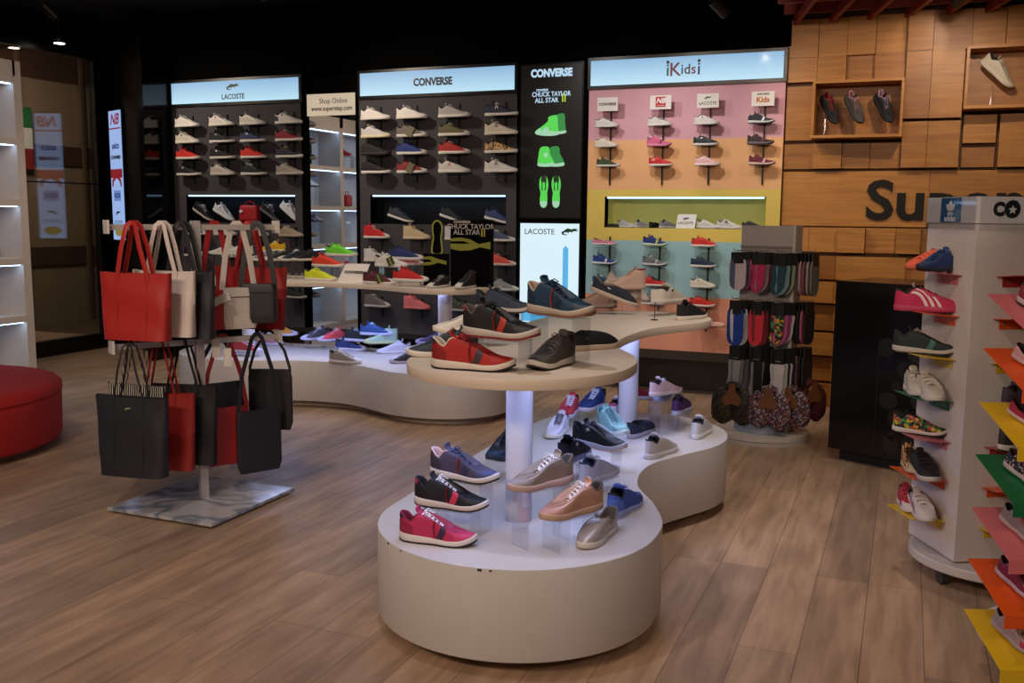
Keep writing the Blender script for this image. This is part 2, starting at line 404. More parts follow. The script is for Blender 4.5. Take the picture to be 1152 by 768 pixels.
def shoe_mesh(style, part, lod, side=0):
    key = (style, part, lod, side)
    SD = (1, -1) if side == 0 else (side,)
    if key in _sm: return _sm[key]
    st = STY[style]; sh = Shape(st); nt = 48 if lod else 26; nw = 9 if lod else 5
    TH = [2*pi*i/nt for i in range(nt)]; mb = MB()
    if part == 'sole':
        rs = []
        def ring(off, zf, ze):
            r = []
            for th in TH:
                p = sh.P(th); q = (1-cos(th))/2; sp = st['spring']*max(0, (q-.72)/.28)**2 + (.006*max(0, (.08-q)/.08) if st.get('outsole') else 0)
                n = V((p.x-LEN/2, p.y*3.2, 0)); n.normalize()
                r.append((p.x+n.x*off, p.y+n.y*off, (sp if ze == 0 else p.z+.003)*(1)+zf))
            return r
        lo = .004 if st.get('outsole') else 0
        rs = [ring(-.006, lo, 0), ring(.000, lo, 0), ring(.0035, lo+.004, 0), ring(.0035, -.003, 1), ring(.0015, 0, 1), ring(-.003, 0, 1)]
        mb.rings(rs)
    elif part == 'outsole':
        def ring(off, z):
            r = []
            for th in TH:
                p = sh.P(th); q = (1-cos(th))/2; sp = st['spring']*max(0, (q-.72)/.28)**2+.006*max(0, (.08-q)/.08)
                n = V((p.x-LEN/2, p.y*3.2, 0)); n.normalize(); r.append((p.x+n.x*off, p.y+n.y*off, sp+z))
            return r
        mb.rings([ring(-.004, 0), ring(.003, .0), ring(.004, .0065), ring(.001, .007)])
    elif part == 'upper':
        rs = [[tuple(sh.S(th, k/nw)) for th in TH] for k in range(nw+1)]
        # rolled collar edge
        rs.append([tuple(sh.O(th)+V((0, -.0018 if sin(th) > 0 else .0018, .0014))) for th in TH])
        mb.rings(rs, cap0=False, cap1=False)
    elif part == 'lining':
        sx = st['split']
        def r(inn, dz, fall=0.):
            out = []
            for th in TH:
                o = sh.O(th); e = 1e-3; t = sh.O(th+e)-sh.O(th-e); n = V((t.y, -t.x, 0))
                if n.length < 1e-9: n = V((1, 0, 0))
                n.normalize()
                if n.dot(V((o.x-LEN*.25, o.y, 0))) > 0: n = -n
                q = (1-cos(th))/2; k = 1 if q < sx-.06 else max(.15, 1-(q-sx+.06)/.10)
                z = o.z+dz*k; p = o+n*inn*k
                if fall: p = p+n*(.003*fall); z = (z)*(1-fall)+.034*fall
                out.append((p.x, p.y, z))
            return out
        mb.rings([r(-.0016, -.003), r(-.0022, .0015), r(.0, .0048), r(.0035, .0045), r(.0055, .0005), r(.006, -.004), r(.005, -.004, .5), r(.004, -.004, 1)], cap0=False, cap1=True)
    elif part == 'tongue':
        a, b = st['ox']; sx = st['split']; path = []
        n = 7
        for i in range(n+1):
            q = .985-(.985-sx+.02)*i/n
            path.append((LEN*(a+(b-a)*q), smooth_tab(st['oz'], q)+.001, .015+.004*i/n))
        x, z, _ = path[-1]; x0, z0, _ = path[-3]; d = V((x-x0, 0, z-z0)); d.normalize()
        path.append((x+d.x*.008, z+d.z*.006+.006, .021)); path.append((x+d.x*.012-.001, z+.018, .021)); path.append((x+d.x*.012+.001, z+.0245, .017))
        rs = [[(px-.0018*sin(2*pi*k/12)*0, hw*cos(2*pi*k/12), pz+.0030*sin(2*pi*k/12)-.006*cos(2*pi*k/12)**2) for k in range(12)] for px, pz, hw in path]
        for k, r_ in enumerate(rs[-3:]): rs[len(rs)-3+k] = [(p[0]+(.0035 if sin(2*pi*i/12) > 0 else -.0035)*(1 if abs(sin(2*pi*i/12)) > .1 else 0), p[1], path[len(rs)-3+k][1]-.004*cos(2*pi*i/12)**2) for i, p in enumerate(r_)]
        mb.rings(rs)
    elif part == 'laces':
        n = st['laces']; a, b = st['ox']; sx = st['split']; pr = []
        def pt(q, s):
            x = (a+(b-a)*q)*LEN; th = math.acos(1-2*q); o = sh.S(th if s > 0 else -th, .80)
            return V((x, o.y, o.z+.0015))
        qs = [sx+.05+(.86-sx)*i/(n-1) for i in range(n)]
        r = .0040 if lod else .0042
        for i in range(n):
            l, rr = pt(qs[i], 1), pt(qs[i], -1); mid = (l+rr)/2+V((0, 0, .0105))
            if lod and i < n-1:
                r2 = pt(qs[i+1], -1); l2 = pt(qs[i+1], 1)
                mb.tube([l, (l+r2)/2+V((0, 0, .0105)), r2], r, 6, .6); mb.tube([rr, (rr+l2)/2+V((0, 0, .0125)), l2], r, 6, .6)
            else: mb.tube([l, mid, rr], r, 6, .6)
        p = pt(qs[0], 1); p.y = 0; p.z += .009
        for s in (1, -1):
            mb.tube([p, p+V((.012, s*.016, .008)), p+V((.022, s*.026, -.002)), p+V((.012, s*.020, -.003)), p], .0022, 5)
            mb.tube([p, p+V((.012, s*.010, .002)), p+V((.036, s*.018, -.010))], .0018, 5)
    elif part == 'toe_cap':
        mb = shell(sh, pi-.62, pi+.62, 0, .62, .0022, 14, 5)
    elif part == 'heel_tab':
        mb = shell(sh, -.55, .55, .55, 1, .0022, 8, 4)
    elif part == 'heel_patch':
        mb = shell(sh, -.95, .95, 0, .5, .0018, 10, 4)
    elif part == 'band':
        for s in SD:
            c = shell(sh, s*1.60, s*1.78, .03, .60, .0016, 3, 6, shear=s*.30); mb.add(c.v, c.f)
    elif part == 'three_stripes':
        for s in SD:
            for k in range(3):
                t = 1.45+k*.2
                c = shell(sh, s*t, s*(t+.10), .02, .85, .0016, 2, 5, shear=-s*.3); mb.add(c.v, c.f)
    elif part == 'emblem':
        for s in SD:
            c = shell(sh, s*1.28, s*1.42, .45, .62, .0016, 2, 2); mb.add(c.v, c.f)
    elif part == 'eyestay':
        t0 = math.acos(1-2*(st['split']+.0)); t1 = math.acos(1-2*.985)
        for s in SD:
            c = shell(sh, s*t0, s*t1, .62, .97, .0022, 10, 3); mb.add(c.v, c.f)
    elif part == 'round_patch':
        for s in SD:
            c = shell(sh, s*.95, s*1.2, .52, .74, .0018, 3, 3); mb.add(c.v, c.f)
    elif part == 'star_mark':
        for s in SD:
            c = shell(sh, s*1.30, s*1.36, .3, .7, .002, 1, 3, shear=s*.22); mb.add(c.v, c.f)
            c = shell(sh, s*1.52, s*1.46, .3, .5, .002, 1, 3); mb.add(c.v, c.f)
    elif part == 'mudguard':
        mb = shell(sh, pi-1.0, pi+1.0, 0, .40, .0014, 18, 3)
    elif part == 'gore':
        for s in SD:
            c = shell(sh, s*1.42, s*1.62, .55, .99, .0012, 3, 3); mb.add(c.v, c.f)
    elif part == 'straps':
        k = st['straps']; a, b = st['ox']; sx = st['split']
        qs = [sx+.06+(.80-sx)*i/max(1, k-1) for i in range(k)] if k > 1 else [.62]
        for q in qs:
            rows = []
            th = math.acos(1-2*q); dq = .055
            for dd in (-1, 1):
                t2 = math.acos(1-2*min(.98, max(.02, q+dd*dq)))
                L_ = sh.S(t2, .45)+sh.N(t2, .45)*.003; L2 = sh.S(t2, .85)+sh.N(t2, .85)*.004; R2 = sh.S(-t2, .85)+sh.N(-t2, .85)*.004; R_3 = sh.S(-t2, .45)+sh.N(-t2, .45)*.003
                md = (L2+R2)/2+V((0, 0, .007)); rows.append([L_, (L_+L2)/2+V((0, .002, .001)), L2, md, R2, (R_3+R2)/2+V((0, -.002, .001)), R_3])
            n = 7
            lo = [rows[0], rows[1]]; vs = []; fs = []
            for r_ in lo: vs += r_
            vs += [p-V((0, 0, .003)) for p in rows[0]]+[p-V((0, 0, .003)) for p in rows[1]]
            for i in range(n-1):
                fs += [(i, i+1, n+i+1, n+i), (i, 2*n+i, 2*n+i+1, i+1), (n+i, n+i+1, 3*n+i+1, 3*n+i)]
            fs += [(0, n, 3*n, 2*n), (n-1, 3*n-1, 4*n-1, 2*n-1)]
            mb.add(vs, fs)
    me = mk_mesh(mb, True, 70); me.name = part; _sm[key] = me; return me
def shoe(style, loc, rz, cols, label, group=None, scale=1., lod=0, pitch=0, roll=0, name=None, cat='shoe'):
    """cols: upper, sole, lining, laces, and accents by part name"""
    st = STY[style]
    nm = name or {'low': 'canvas_sneaker', 'court': 'court_sneaker', 'runner': 'running_shoe', 'slip': 'slip_on_shoe', 'high': 'high_top_sneaker', 'strap': 'velcro_sneaker', 'mary': 'strap_shoe'}[style]
    # origin of the meshes is the heel; shift so that the empty sits at the middle of the sole
    root = empty(nm, loc, rot=(roll, pitch, rz), scale=scale); tag(root, label, cat, group)
    def add(part, color, rough=.6, kind='plain', metal=0, par=root, side=0):
        m_ = color if not isinstance(color, (str, tuple)) else mat(color, rough, metal, kind)
        o = obj(part, shoe_mesh(style, part, lod, side), m_, par)
        if par is root: o.location = (-LEN/2, 0, 0)
        return o
    fin = cols.get('fin', 'fabric'); fr_ = cols.get('rough', .75 if fin == 'fabric' else .45)
    up = add('upper', cols['upper'], fr_, fin, cols.get('metal', 0))
    sole = add('sole', cols.get('sole', '#d8d4cc'), .55)
    add('lining', cols.get('lining', '#2a2728'), .9, 'fabric', par=up)
    if st.get('outsole'): add('outsole', cols.get('outsole', '#1b1a1a'), .7, par=sole)
    if st['tongue']: add('tongue', cols.get('tongue', cols['upper']), fr_, fin, cols.get('metal', 0))
    if st['laces']: add('laces', cols.get('laces', '#dcd8d2'), .8, 'fabric')
    if st.get('cap') and cols.get('cap', 1): add('toe_cap', cols.get('toe_cap', cols.get('sole', '#d8d4cc')), .5)
    if st.get('stripe') and 'band' in cols:
        for sd in (1, -1): add('band', cols['band'], .6, side=sd)
    if st.get('straps'): add('straps', cols.get('straps', cols['upper']), .6)
    if st.get('gore') and 'gore' in cols:
        for sd in (1, -1): add('gore', cols['gore'], .8, side=sd)
    if lod and style in ('runner', 'court') and isinstance(cols['upper'], str):
        dk = '#%02x%02x%02x' % tuple(int(int(cols['upper'].lstrip('#')[i:i+2], 16)*(.80 if style == 'runner' else .93)) for i in (0, 2, 4))
        for sd in (1, -1): add('eyestay', cols.get('eyestay', dk), .55, 'leather', side=sd)
        if style == 'runner' and 'heel_patch' not in cols: add('heel_patch', dk, .55, 'leather')
        if style == 'runner' and 'mudguard' not in cols: add('mudguard', dk, .55, 'leather')
    for k in ('heel_tab', 'heel_patch', 'mudguard'):
        if k in cols: add(k, cols[k], .6)
    for k in ('three_stripes', 'emblem', 'round_patch', 'star_mark'):
        if k in cols:
            for sd in (1, -1): add(k, cols[k], .6, side=sd)
    return root
W_, K_, N_, R_D, G_ = '#d9d5d0', '#161517', '#1b2440', '#b3231f', '#77746f'
def c_(u, **k): d = dict(upper=u); d.update(k); return d
camo = pattern_mat('camouflage_canvas', ['#2c2c26', '#4a4f3a', '#6d6a54', '#23221f'], 45, kind='noise')
leop = pattern_mat('leopard_print', ['#1e1610', '#b58a55', '#d9b27b', '#1e1610', '#c79a60'], 90)
flor = pattern_mat('multicolour_print', ['#15342c', '#c9a21d', '#b23a3a', '#0f0f14', '#3a8a4a'], 60)
dots = pattern_mat('dotted_print', ['#1a1d2e', '#37405c', '#c9a09b', '#222638'], 80)

def put(style, h, t, z, cols, label, L=.30, group=None, lod=1, rz=None, drop=0, **k):
    """a shoe standing at height z whose heel and toe stand at the two given floor-plan points of the photograph"""
    H, T = atz(*h, z), atz(*t, z); c = (H+T)/2; a = atan2(T.y-H.y, T.x-H.x) if rz is None else R_(rz)
    DBG.append((label[:40], round((H-T).length, 3), round(math.degrees(a))))
    return shoe(style, (c.x, c.y, z), a, cols, label, group, scale=L/LEN, lod=lod, **k)
DBG = []
def riser(x, y, z0, z1, rz, w=.12, l=.22, label='clear acrylic riser', group='clear acrylic shoe risers', tilt=0):
    """a bridge of clear plate: top plate and two legs"""
    t = .004; h = z1-z0-.0006
    r = empty('acrylic_riser', (x, y, z0+.0003), rz, label, 'riser', group)
    obj('top_plate', MB().box(-l/2, l/2, -w/2, w/2, h-t, h), ACR, r, smooth=False)
    for s in (-1, 1): obj('leg', MB().box(s*l/2-(t if s > 0 else 0), s*l/2+(t if s < 0 else 0), -w/2, w/2, 0, h-t), ACR, r, smooth=False)
    return r
def put_r(style, h, t, z, z0, cols, label, rl, **k):
    s = put(style, h, t, z, cols, label, **k)
    riser(s.location.x, s.location.y, z0, z, s.rotation_euler.z, label=rl, l=.20*k.get('L', .3)/.3, w=.10)
    return s
exec_parts = []
# ------------------------------------------------------------------ dark shoe walls and the pastel kids wall
PAN = mat('#4a484c', .85, spec=.15); LED = mat('#a8d4ff', .5, emit=2.6); SIGNW = (.62, .83, 1.0)
def signbox(x0, x1, name, label, z0=2.79, z1=3.01, em=.95):
    r = empty(name, ((x0+x1)/2, YW-.12, z0), 0, label, 'sign'); hw = (x1-x0)/2
    obj('sign_frame', MB().box(-hw-.03, hw+.03, 0, .13, -.03, z1-z0+.03), mat('#060709', .3), r, smooth=False)
    mt = bpy.data.materials.new('backlit_panel'); mt.use_nodes = True; nt = mt.node_tree; b = nt.nodes['Principled BSDF']
    tc = nt.nodes.new('ShaderNodeTexCoord'); sp = nt.nodes.new('ShaderNodeSeparateXYZ'); nt.links.new(tc.outputs['Generated'], sp.inputs[0])
    rp = nt.nodes.new('ShaderNodeValToRGB'); rp.color_ramp.elements[0].color = (.50, .78, .93, 1); rp.color_ramp.elements[1].color = (.26, .47, .72, 1)
    nt.links.new(sp.outputs['Z'], rp.inputs[0]); nt.links.new(rp.outputs[0], b.inputs['Emission Color'])
    b.inputs['Emission Strength'].default_value = em; b.inputs['Base Color'].default_value = (.1, .1, .1, 1); b.inputs['Roughness'].default_value = .12; b.inputs['Specular IOR Level'].default_value = .12
    obj('light_panel', MB().box(-hw, hw, -.008, -.001, 0, z1-z0), mt, r, smooth=False)
    return r
def niche_wall(x0, x1, nx0, nx1, nz0, nz1, name, material, label, zb=.41, zt=2.78, back=mat('#0e1116', .5), d=.28, bands=None):
    """a wall cladding panel with a recessed niche; Y front at 8.64"""
    yf, yb = YW-.10, YW+.015
    r = empty(name, (0, 0, 0)); r['kind'] = 'structure'
    zs = [zb, nz0, nz1, zt]
    def piece(nm, a, b, c, d_, m_):
        return obj(nm, MB().box(a, b, yf, yb, c, d_), m_, r, smooth=False)
    if bands is None:
        mb = MB(); mb.box(x0, x1, yf, yb, zb, nz0); mb.box(x0, x1, yf, yb, nz1, zt); mb.box(x0, nx0, yf, yb, nz0, nz1); mb.box(nx1, x1, yf, yb, nz0, nz1)
        obj('panel', mb, material, r, smooth=False)
    else:
        for (a, b, m_, l) in bands:
            mb = MB()
            if b <= nz0 or a >= nz1: mb.box(x0, x1, yf, yb, a, b)
            else:
                if a < nz0: mb.box(x0, x1, yf, yb, a, nz0)
                if b > nz1: mb.box(x0, x1, yf, yb, nz1, b)
                mb.box(x0, nx0, yf, yb, max(a, nz0), min(b, nz1)); mb.box(nx1, x1, yf, yb, max(a, nz0), min(b, nz1))
            tag(obj('panel', mb, m_, r, smooth=False), l)
    nb = MB(); Y = yf+d
    nb.box(nx0, nx1, Y, Y+.01, nz0, nz1); nb.box(nx0-.01, nx0, yf+.002, Y, nz0-.01, nz1+.01); nb.box(nx1, nx1+.01, yf+.002, Y, nz0-.01, nz1+.01)
    nb.box(nx0, nx1, yf+.002, Y, nz0-.01, nz0); nb.box(nx0, nx1, yf+.002, Y, nz1, nz1+.01)
    obj('niche_lining', nb, back, r, smooth=False)
    obj('led_strip', MB().box(nx0+.02, nx1-.02, yf+.012, yf+.03, nz1-.016, nz1-.001), LED, r, smooth=False)
    return r
# cut the niche space out of the back wall: the back wall stands 0.3 further back behind the cladding
for o in list(COL.objects):
    if o.name.startswith('wall_back'):
        for v in o.data.vertices: v.co.y += .28
NB = mat('#10141b', .5)
niche_wall(-7.58, -5.90, -7.42, -5.99, 1.51, 1.81, 'trim_4', PAN, '', back=NB)
niche_wall(-5.20, -3.48, -5.08, -3.585, 1.52, 1.81, 'trim_5', PAN, '', back=NB)
PK, ORG, YEL, TEA, COR = mat('#d6a3b0', .8), mat('#e8b27e', .8), mat('#dfc763', .8), mat('#9ac4cc', .8), mat('#e29c80', .8)
niche_wall(-2.77, -1.03, -2.60, -1.15, 1.515, 1.795, 'trim_6', PK, '', back=mat('#e6e488', .7), d=.26,
           bands=[(.41, .90, COR, 'coral band'), (.90, 1.40, TEA, 'pale teal band'), (1.40, 1.86, YEL, 'yellow band'), (1.86, 2.30, ORG, 'light orange band'), (2.30, 2.78, PK, 'pink band')])
# dark infill between the wall panels and below them
mb = MB(); mb.box(-7.6, -1.0, YW+.2, YW+.25, 0, .41)
struct('baseboard_back', mb, mat('#0b0a0a', .25), smooth=False)
mb = MB(); mb.box(-7.6, -1.0, YW-.09, YW+.2, .36, .41); struct('trim_7', mb, mat('#1c1714', .6), smooth=False)
mb = MB(); mb.box(-2.78, -1.03, YW-.11, YW+.02, .33, .409); struct('trim_8', mb, mat('#33291f', .7), smooth=False)
mb = MB(); mb.box(-7.6, -1.0, YW-.10, YW+.02, 3.05, 3.74)
for a, b in ((-5.90, -5.86), (-5.25, -5.20), (-3.48, -3.455), (-2.82, -2.77)): mb.box(a, b, YW-.09, YW+.02, .41, 3.05)
mb.box(-5.86, -5.25, YW-.05, YW+.02, 2.85, 3.05)
struct('trim_9', mb, mat('#040404', .9, spec=.05), smooth=False)
INK = mat('#10151b', .5)
s1 = signbox(-7.55, -5.905, 'crocodile_sign', 'backlit blue-white sign with a crocodile and dark capitals, above the left dark wall')
text('lettering', 'LACOSTE', .074, INK, s1, (0, -.010, .052), xs=.95, depth=.0008, bold=.0016); croc(s1, (0, -.009, .150), .085, mat('#12321f', .5))
s2 = signbox(-5.17, -3.50, 'logo_sign', 'backlit blue-white sign with bold dark capitals, above the middle dark wall')
text('lettering', 'CONVERSE', .098, INK, s2, (-.02, -.010, .105), bold=.0045, xs=.86, depth=.0008)
s3 = signbox(-2.75, -1.05, 'kids_sign', 'backlit blue sign with coloured children lettering, above the pastel wall')
for t_, x, c, s in (('i', -.14, '#1e6b4a', .15), ('K', -.075, '#8a3a52', .16), ('i', -.012, '#4a5a7a', .12), ('d', .033, '#5a5048', .12), ('s', .088, '#8a3a6a', .12), ('i', .135, '#2a2f6a', .15)):
    text('lettering', t_, s, mat(c, .5), s3, (x, -.010, .105), bold=.0018, depth=.0008)
for x in (-.14, .135):
    o = obj('figure_head', MB().cyl(0, 0, -.001, .001, .014, n=14), mat('#1c4a3a', .5), s3); o.location = (x, -.0105, .175); o.rotation_euler = (pi/2, 0, 0)

# central tall light box with printed shoes and the lower light box
lb = empty('tall_light_box', (-3.137, YW-.10, 1.60), 0, 'tall black light box with bright green high-top shoes, between the shoe walls', 'light box')
obj('box_frame', MB().box(-.315, .315, 0, .10, -.02, 1.42), mat('#070708', .25), lb, smooth=False)
obj('black_print', MB().box(-.30, .30, -.006, -.001, .0, 1.405), mat('#1b1a1c', .35), lb, smooth=False)
WE = mat('#c5e6ff', .5, emit=.85); GE = mat('#5cf05a', .5, emit=.72); GD = mat('#2aa84a', .5, emit=.6); GW = mat('#b8f0c8', .5, emit=.7); YE = mat('#b8d828', .5, emit=.8); DKE = mat('#06380f', .5, emit=.4)
text('lettering', 'CONVERSE', .095, WE, lb, (0, -.007, 1.325), bold=.005, xs=.86, depth=.0006)
text('lettering', 'CONVERSE', .026, WE, lb, (-.09, -.007, 1.175), bold=.001, xs=.9, depth=.0006)
text('lettering', 'CHUCK TAYLOR', .060, WE, lb, (0, -.007, 1.135), bold=.0012, xs=.84, depth=.0006)
text('lettering', 'ALL STAR', .060, WE, lb, (-.045, -.007, 1.08), bold=.0012, xs=.9, depth=.0006)
text('lettering', 'II', .105, YE, lb, (.125, -.007, 1.095), bold=.002, xs=.9, depth=.0006)
def printed(name, pts, mt, x, z, s=1, y=-.0065, n=3, mir=1):
    o = obj(name, poly([(px*s*mir, pz*s) for px, pz in pts], 0, .0006, n), mt, lb, smooth=False); o.location = (x, y, z); return o
SIDE = [(-.15, -.05), (-.14, -.02), (-.08, .02), (-.03, .06), (-.02, .10), (.06, .11), (.07, .02), (.075, -.05), (0, -.06)]
SOLE = [(-.152, -.052), (-.1, -.04), (0, -.05), (.077, -.042), (.077, -.065), (0, -.075), (-.1, -.068)]
TOE_ = [(-.152, -.05), (-.14, -.018), (-.10, -.005), (-.09, -.035), (-.11, -.05)]
for dx, mt in ((.07, GD), (0, GE)):
    printed('printed_shoe', SIDE, mt, dx, .83+dx*.2, y=-.0065-(.0007 if dx == 0 else 0)); printed('printed_sole', SOLE, GW, dx, .83+dx*.2, y=-.0078); printed('printed_toe', TOE_, GW, dx, .83+dx*.2, y=-.0078)
BK = [(-.07, -.07), (-.075, .0), (-.06, .08), (-.02, .10), (.03, .09), (.04, .03), (.07, -.02), (.075, -.07)]
BKS = [(-.075, -.055), (0, -.06), (.078, -.05), (.078, -.08), (0, -.088), (-.075, -.08)]
for dx, mt in ((.055, GD), (-.045, GE)):
    printed('printed_shoe', BK, mt, dx, .56, y=-.0065-(.0007 if dx < 0 else 0)); printed('printed_sole', BKS, GW, dx, .56, y=-.0078)
printed('printed_star_disc', [(.022*cos(a*pi/6), .022*sin(a*pi/6)) for a in range(12)], GW, -.045, .58, y=-.0079, n=0)
TOP = [(-.032, .0), (-.045, .06), (-.042, .12), (-.02, .155), (.02, .155), (.04, .12), (.045, .06), (.035, -.0), (.038, -.06), (.03, -.12), (0, -.14), (-.03, -.12), (-.038, -.06)]
for dx in (-.062, .062):
    printed('printed_shoe', TOP, GE, dx, .23); printed('printed_opening', [(p*.6, q*.5+.085) for p, q in TOP], DKE, dx, .23, y=-.0072)
    printed('printed_toe', [(-.032, -.08), (.032, -.08), (.028, -.12), (0, -.138), (-.028, -.12)], GW, dx, .23, y=-.0073)
    printed('printed_tongue', [(p*.28, q*.45+.03) for p, q in TOP], GE, dx, .23, y=-.0079)
lb2 = empty('low_light_box', (-3.137, YW-.10, .60), 0, 'white backlit crocodile light box with a blue tower, below the green shoes', 'light box')
obj('box_frame', MB().box(-.315, .315, 0, .10, -.02, .965), mat('#070708', .25), lb2, smooth=False)
obj('light_panel', MB().box(-.295, .295, -.006, -.001, .0, .945), mat('#dff6ff', .3, emit=.95), lb2, smooth=False)
text('lettering', 'LACOSTE', .072, mat('#0f3a3a', .5), lb2, (-.10, -.007, .865), xs=1.0, depth=.0006, bold=.0004); croc(lb2, (.205, -.007, .865), .085, mat('#0d4a30', .5))
BL1, BL2 = mat('#5ab8ec', .5, emit=.9), mat('#9fd8f5', .5, emit=.9)
o = obj('printed_tower', poly([(-.028, -.25), (-.026, .27), (0, .30), (.028, .27), (.03, -.25)], 0, .0006), BL1, lb2, smooth=False); o.location = (.165, -.0065, .44)
o = obj('printed_tower_base', poly([(-.07, -.1), (-.06, .05), (0, .12), (.06, .05), (.07, -.1)], 0, .0006, 3), BL2, lb2, smooth=False); o.location = (.165, -.0073, .17)
o = obj('printed_water', poly([(-.28, -.1), (-.28, .0), (-.1, .02), (.1, -.0), (.28, .03), (.28, -.1)], 0, .0006), BL1, lb2, smooth=False); o.location = (0, -.0073, .11)

# tall mirror with a header between the two dark walls
mr_ = empty('wall_mirror', (-5.555, YW-.045, 0), 0, 'tall narrow mirror with a shop online header between two dark shoe walls', 'mirror')
mm = bpy.data.materials.new('mirror_glass'); mm.use_nodes = True; b = mm.node_tree.nodes['Principled BSDF']; b.inputs['Metallic'].default_value = 1; b.inputs['Roughness'].default_value = .015; b.inputs['Base Color'].default_value = (.82, .84, .84, 1)
obj('mirror_pane', MB().box(-.30, .30, 0, .02, .04, 2.62), mm, mr_, smooth=False)
obj('header_board', MB().box(-.30, .30, -.004, .02, 2.62, 2.84), mat('#e2cdb0', .5, emit=.72), mr_, smooth=False)
text('lettering', 'Shop Online', .075, INK, mr_, (.02, -.006, 2.765), xs=.9, depth=.0006)
text('lettering', 'www.superstep.com', .066, INK, mr_, (0, -.006, 2.69), bold=.0012, xs=.9, depth=.0006)

# ---- rails and wall shoes
RAIL = mat('#131112', .4, .3)
def rail(x, z0, z1, plates, label, group, w=.1, d=.13):
    r = empty('display_rail', (x, YW-.101, 0), 0, label, 'display rail', group)
    obj('rod', MB().box(-.007, .007, -.012, 0, z0, z1), RAIL, r, smooth=False)
    for z in plates: obj('shoe_plate', MB().box(-w, w, -d, -.012, z-.004, z), RAIL, r, smooth=False)
    return r
ROWN = ['top row', 'second row', 'third row', 'bottom row of the upper block']; COLN = ['leftmost', 'second from left', 'third from left', 'rightmost']
WS = -.105   # how far the middle of a shoe stands in front of the cladding
def wall_shoe(style, x, z, cols, label, group, scale=1., rz=0, **k):
    return shoe(style, (x, YW-.10-.075 if scale > .8 else YW-.10-.068, z), rz, cols, label, group, scale=scale, **k)
LX = [-7.31, -6.85, -6.45, -6.0]; LZ = [2.535, 2.36, 2.19, 2.016]
LEA = dict(fin='leather')
L1 = [
 [('court', c_('#ddd9d4', sole='#e4e0da', heel_tab='#20264a', **LEA), 'white low sneaker with navy heel'), ('court', c_('#dcd8d4', sole='#e4e0da', emblem='#c03a3a', heel_tab='#c9c6c2', **LEA), 'white low sneaker with tiny red mark'), ('court', c_('#cfc9c0', sole='#dad4c9', laces='#7a7370', **LEA), 'off-white low sneaker'), ('court', c_('#d5d2cd', sole='#ddd8d0', heel_patch='#2a3358', band='#2a3358', tongue='#2a3358', emblem='#b22', **LEA), 'white sneaker with navy and red panels')],
 [('court', c_('#cdc6bd', sole='#d8d2c8', emblem='#333', **LEA), 'pale cream low sneaker'), ('low', c_('#1a1c22', cap=0, emblem='#cfcfcf', laces='#1a1c22'), 'black canvas sneaker with white sole'), ('low', c_('#27345c', cap=0, emblem='#cfcfcf', laces='#27345c'), 'dark blue canvas sneaker with white sole'), ('low', c_('#8f2330', cap=0, laces='#d9d5d0', heel_tab='#cfcfcf'), 'dark red sneaker with white laces')],
 [('low', c_('#cc2b25', cap=0, laces='#cc2b25', emblem='#334'), 'bright red low sneaker'), ('low', c_('#15161c', cap=0, heel_tab='#8e1d22', laces='#15161c', emblem='#ddd'), 'black low sneaker with red heel tab'), ('low', c_('#d02f28', cap=0, laces='#d02f28'), 'bright red canvas sneaker'), ('low', c_('#252a38', cap=0, laces='#c9c08a'), 'navy low sneaker with yellow-beige laces')],
 [('low', c_('#17171b', cap=0, laces='#17171b', emblem='#aaa'), 'black low sneaker with small emblem'), ('court', c_('#bdb5ac', sole='#c9c2b8', **LEA), 'light grey low sneaker'), ('low', c_('#1b2026', cap=0, laces='#d8d8d8', tongue='#cfcfcf'), 'black low sneaker with white laces'), ('court', c_('#a09790', sole='#bcb3a8', **LEA), 'grey suede low sneaker')]]
for i, z in enumerate(LZ):
    for j, x in enumerate(LX):
        st, co, la = L1[i][j]
        wall_shoe(st, x, z, co, '%s, %s, %s, left dark wall' % (la, ['top row', 'second row', 'third row', 'fourth row'][i], COLN[j]), 'sneakers on the left dark wall', scale=1.08)
for j, x in enumerate(LX): rail(x+.02, 1.93, 2.66, LZ, 'black rail with four shoe plates, %s on the left dark wall' % COLN[j], 'display rails on the left dark wall')
CX = [-4.965, -4.56, -4.10, -3.61]; CZ = [2.545, 2.37, 2.20, 2.02]
star = dict(star_mark='#1c1c22')
C1 = [
 [('low', c_('#ddd9d5', laces='#e6e2de'), 'all-white canvas sneaker'), ('low', c_('#dedad6', laces='#e6e2de', heel_tab='#dedad6'), 'plain white canvas sneaker with white laces'), ('low', c_('#aaa5a6', laces='#b9b4b5'), 'light grey canvas sneaker'), ('low', c_('#2a3048', laces='#e8e4e0', cap=0, star_mark='#e0dcd8'), 'navy sneaker with white chevron and laces')],
 [('low', c_('#c9c6c8', sole='#d8cfa8', laces='#e8e4e0'), 'white canvas sneaker with cream sole'), ('low', c_('#6f6863', laces='#8f8a80', band='#444'), 'taupe sneaker with a dangling tag'), ('low', c_('#5f5b3c', laces='#c9c3b0'), 'olive green canvas sneaker'), ('court', c_('#cdc2b2', sole='#d8cfbf', **star), 'beige sneaker with dark star chevron')],
 [('low', c_('#1b191a', sole='#232022', laces='#1b191a', toe_cap='#232022'), 'all-black low sneaker'), ('low', c_('#22357a', laces='#22357a'), 'royal blue canvas sneaker'), ('low', c_('#a8292a', laces='#c8a9a5'), 'red canvas sneaker with pale laces'), ('low', c_(leop, cap=0, laces='#2a2018', toe_cap='#ddd'), 'leopard print canvas sneaker')],
 [('low', c_('#1a181a', cap=0, laces='#1a181a', sole='#dcd7d2'), 'black sneaker with white sole'), ('low', c_('#862a36', laces='#8f5a5a'), 'burgundy sneaker with a dangling tag'), ('court', c_('#cfcac5', sole='#dcd7d2', laces='#22242e', band='#a22', star_mark='#a83a3a'), 'white sneaker with dark laces and red mark'), ('court', c_('#d2cdc8', sole='#dcd7d2', **star), 'white sneaker with dark star chevron')]]
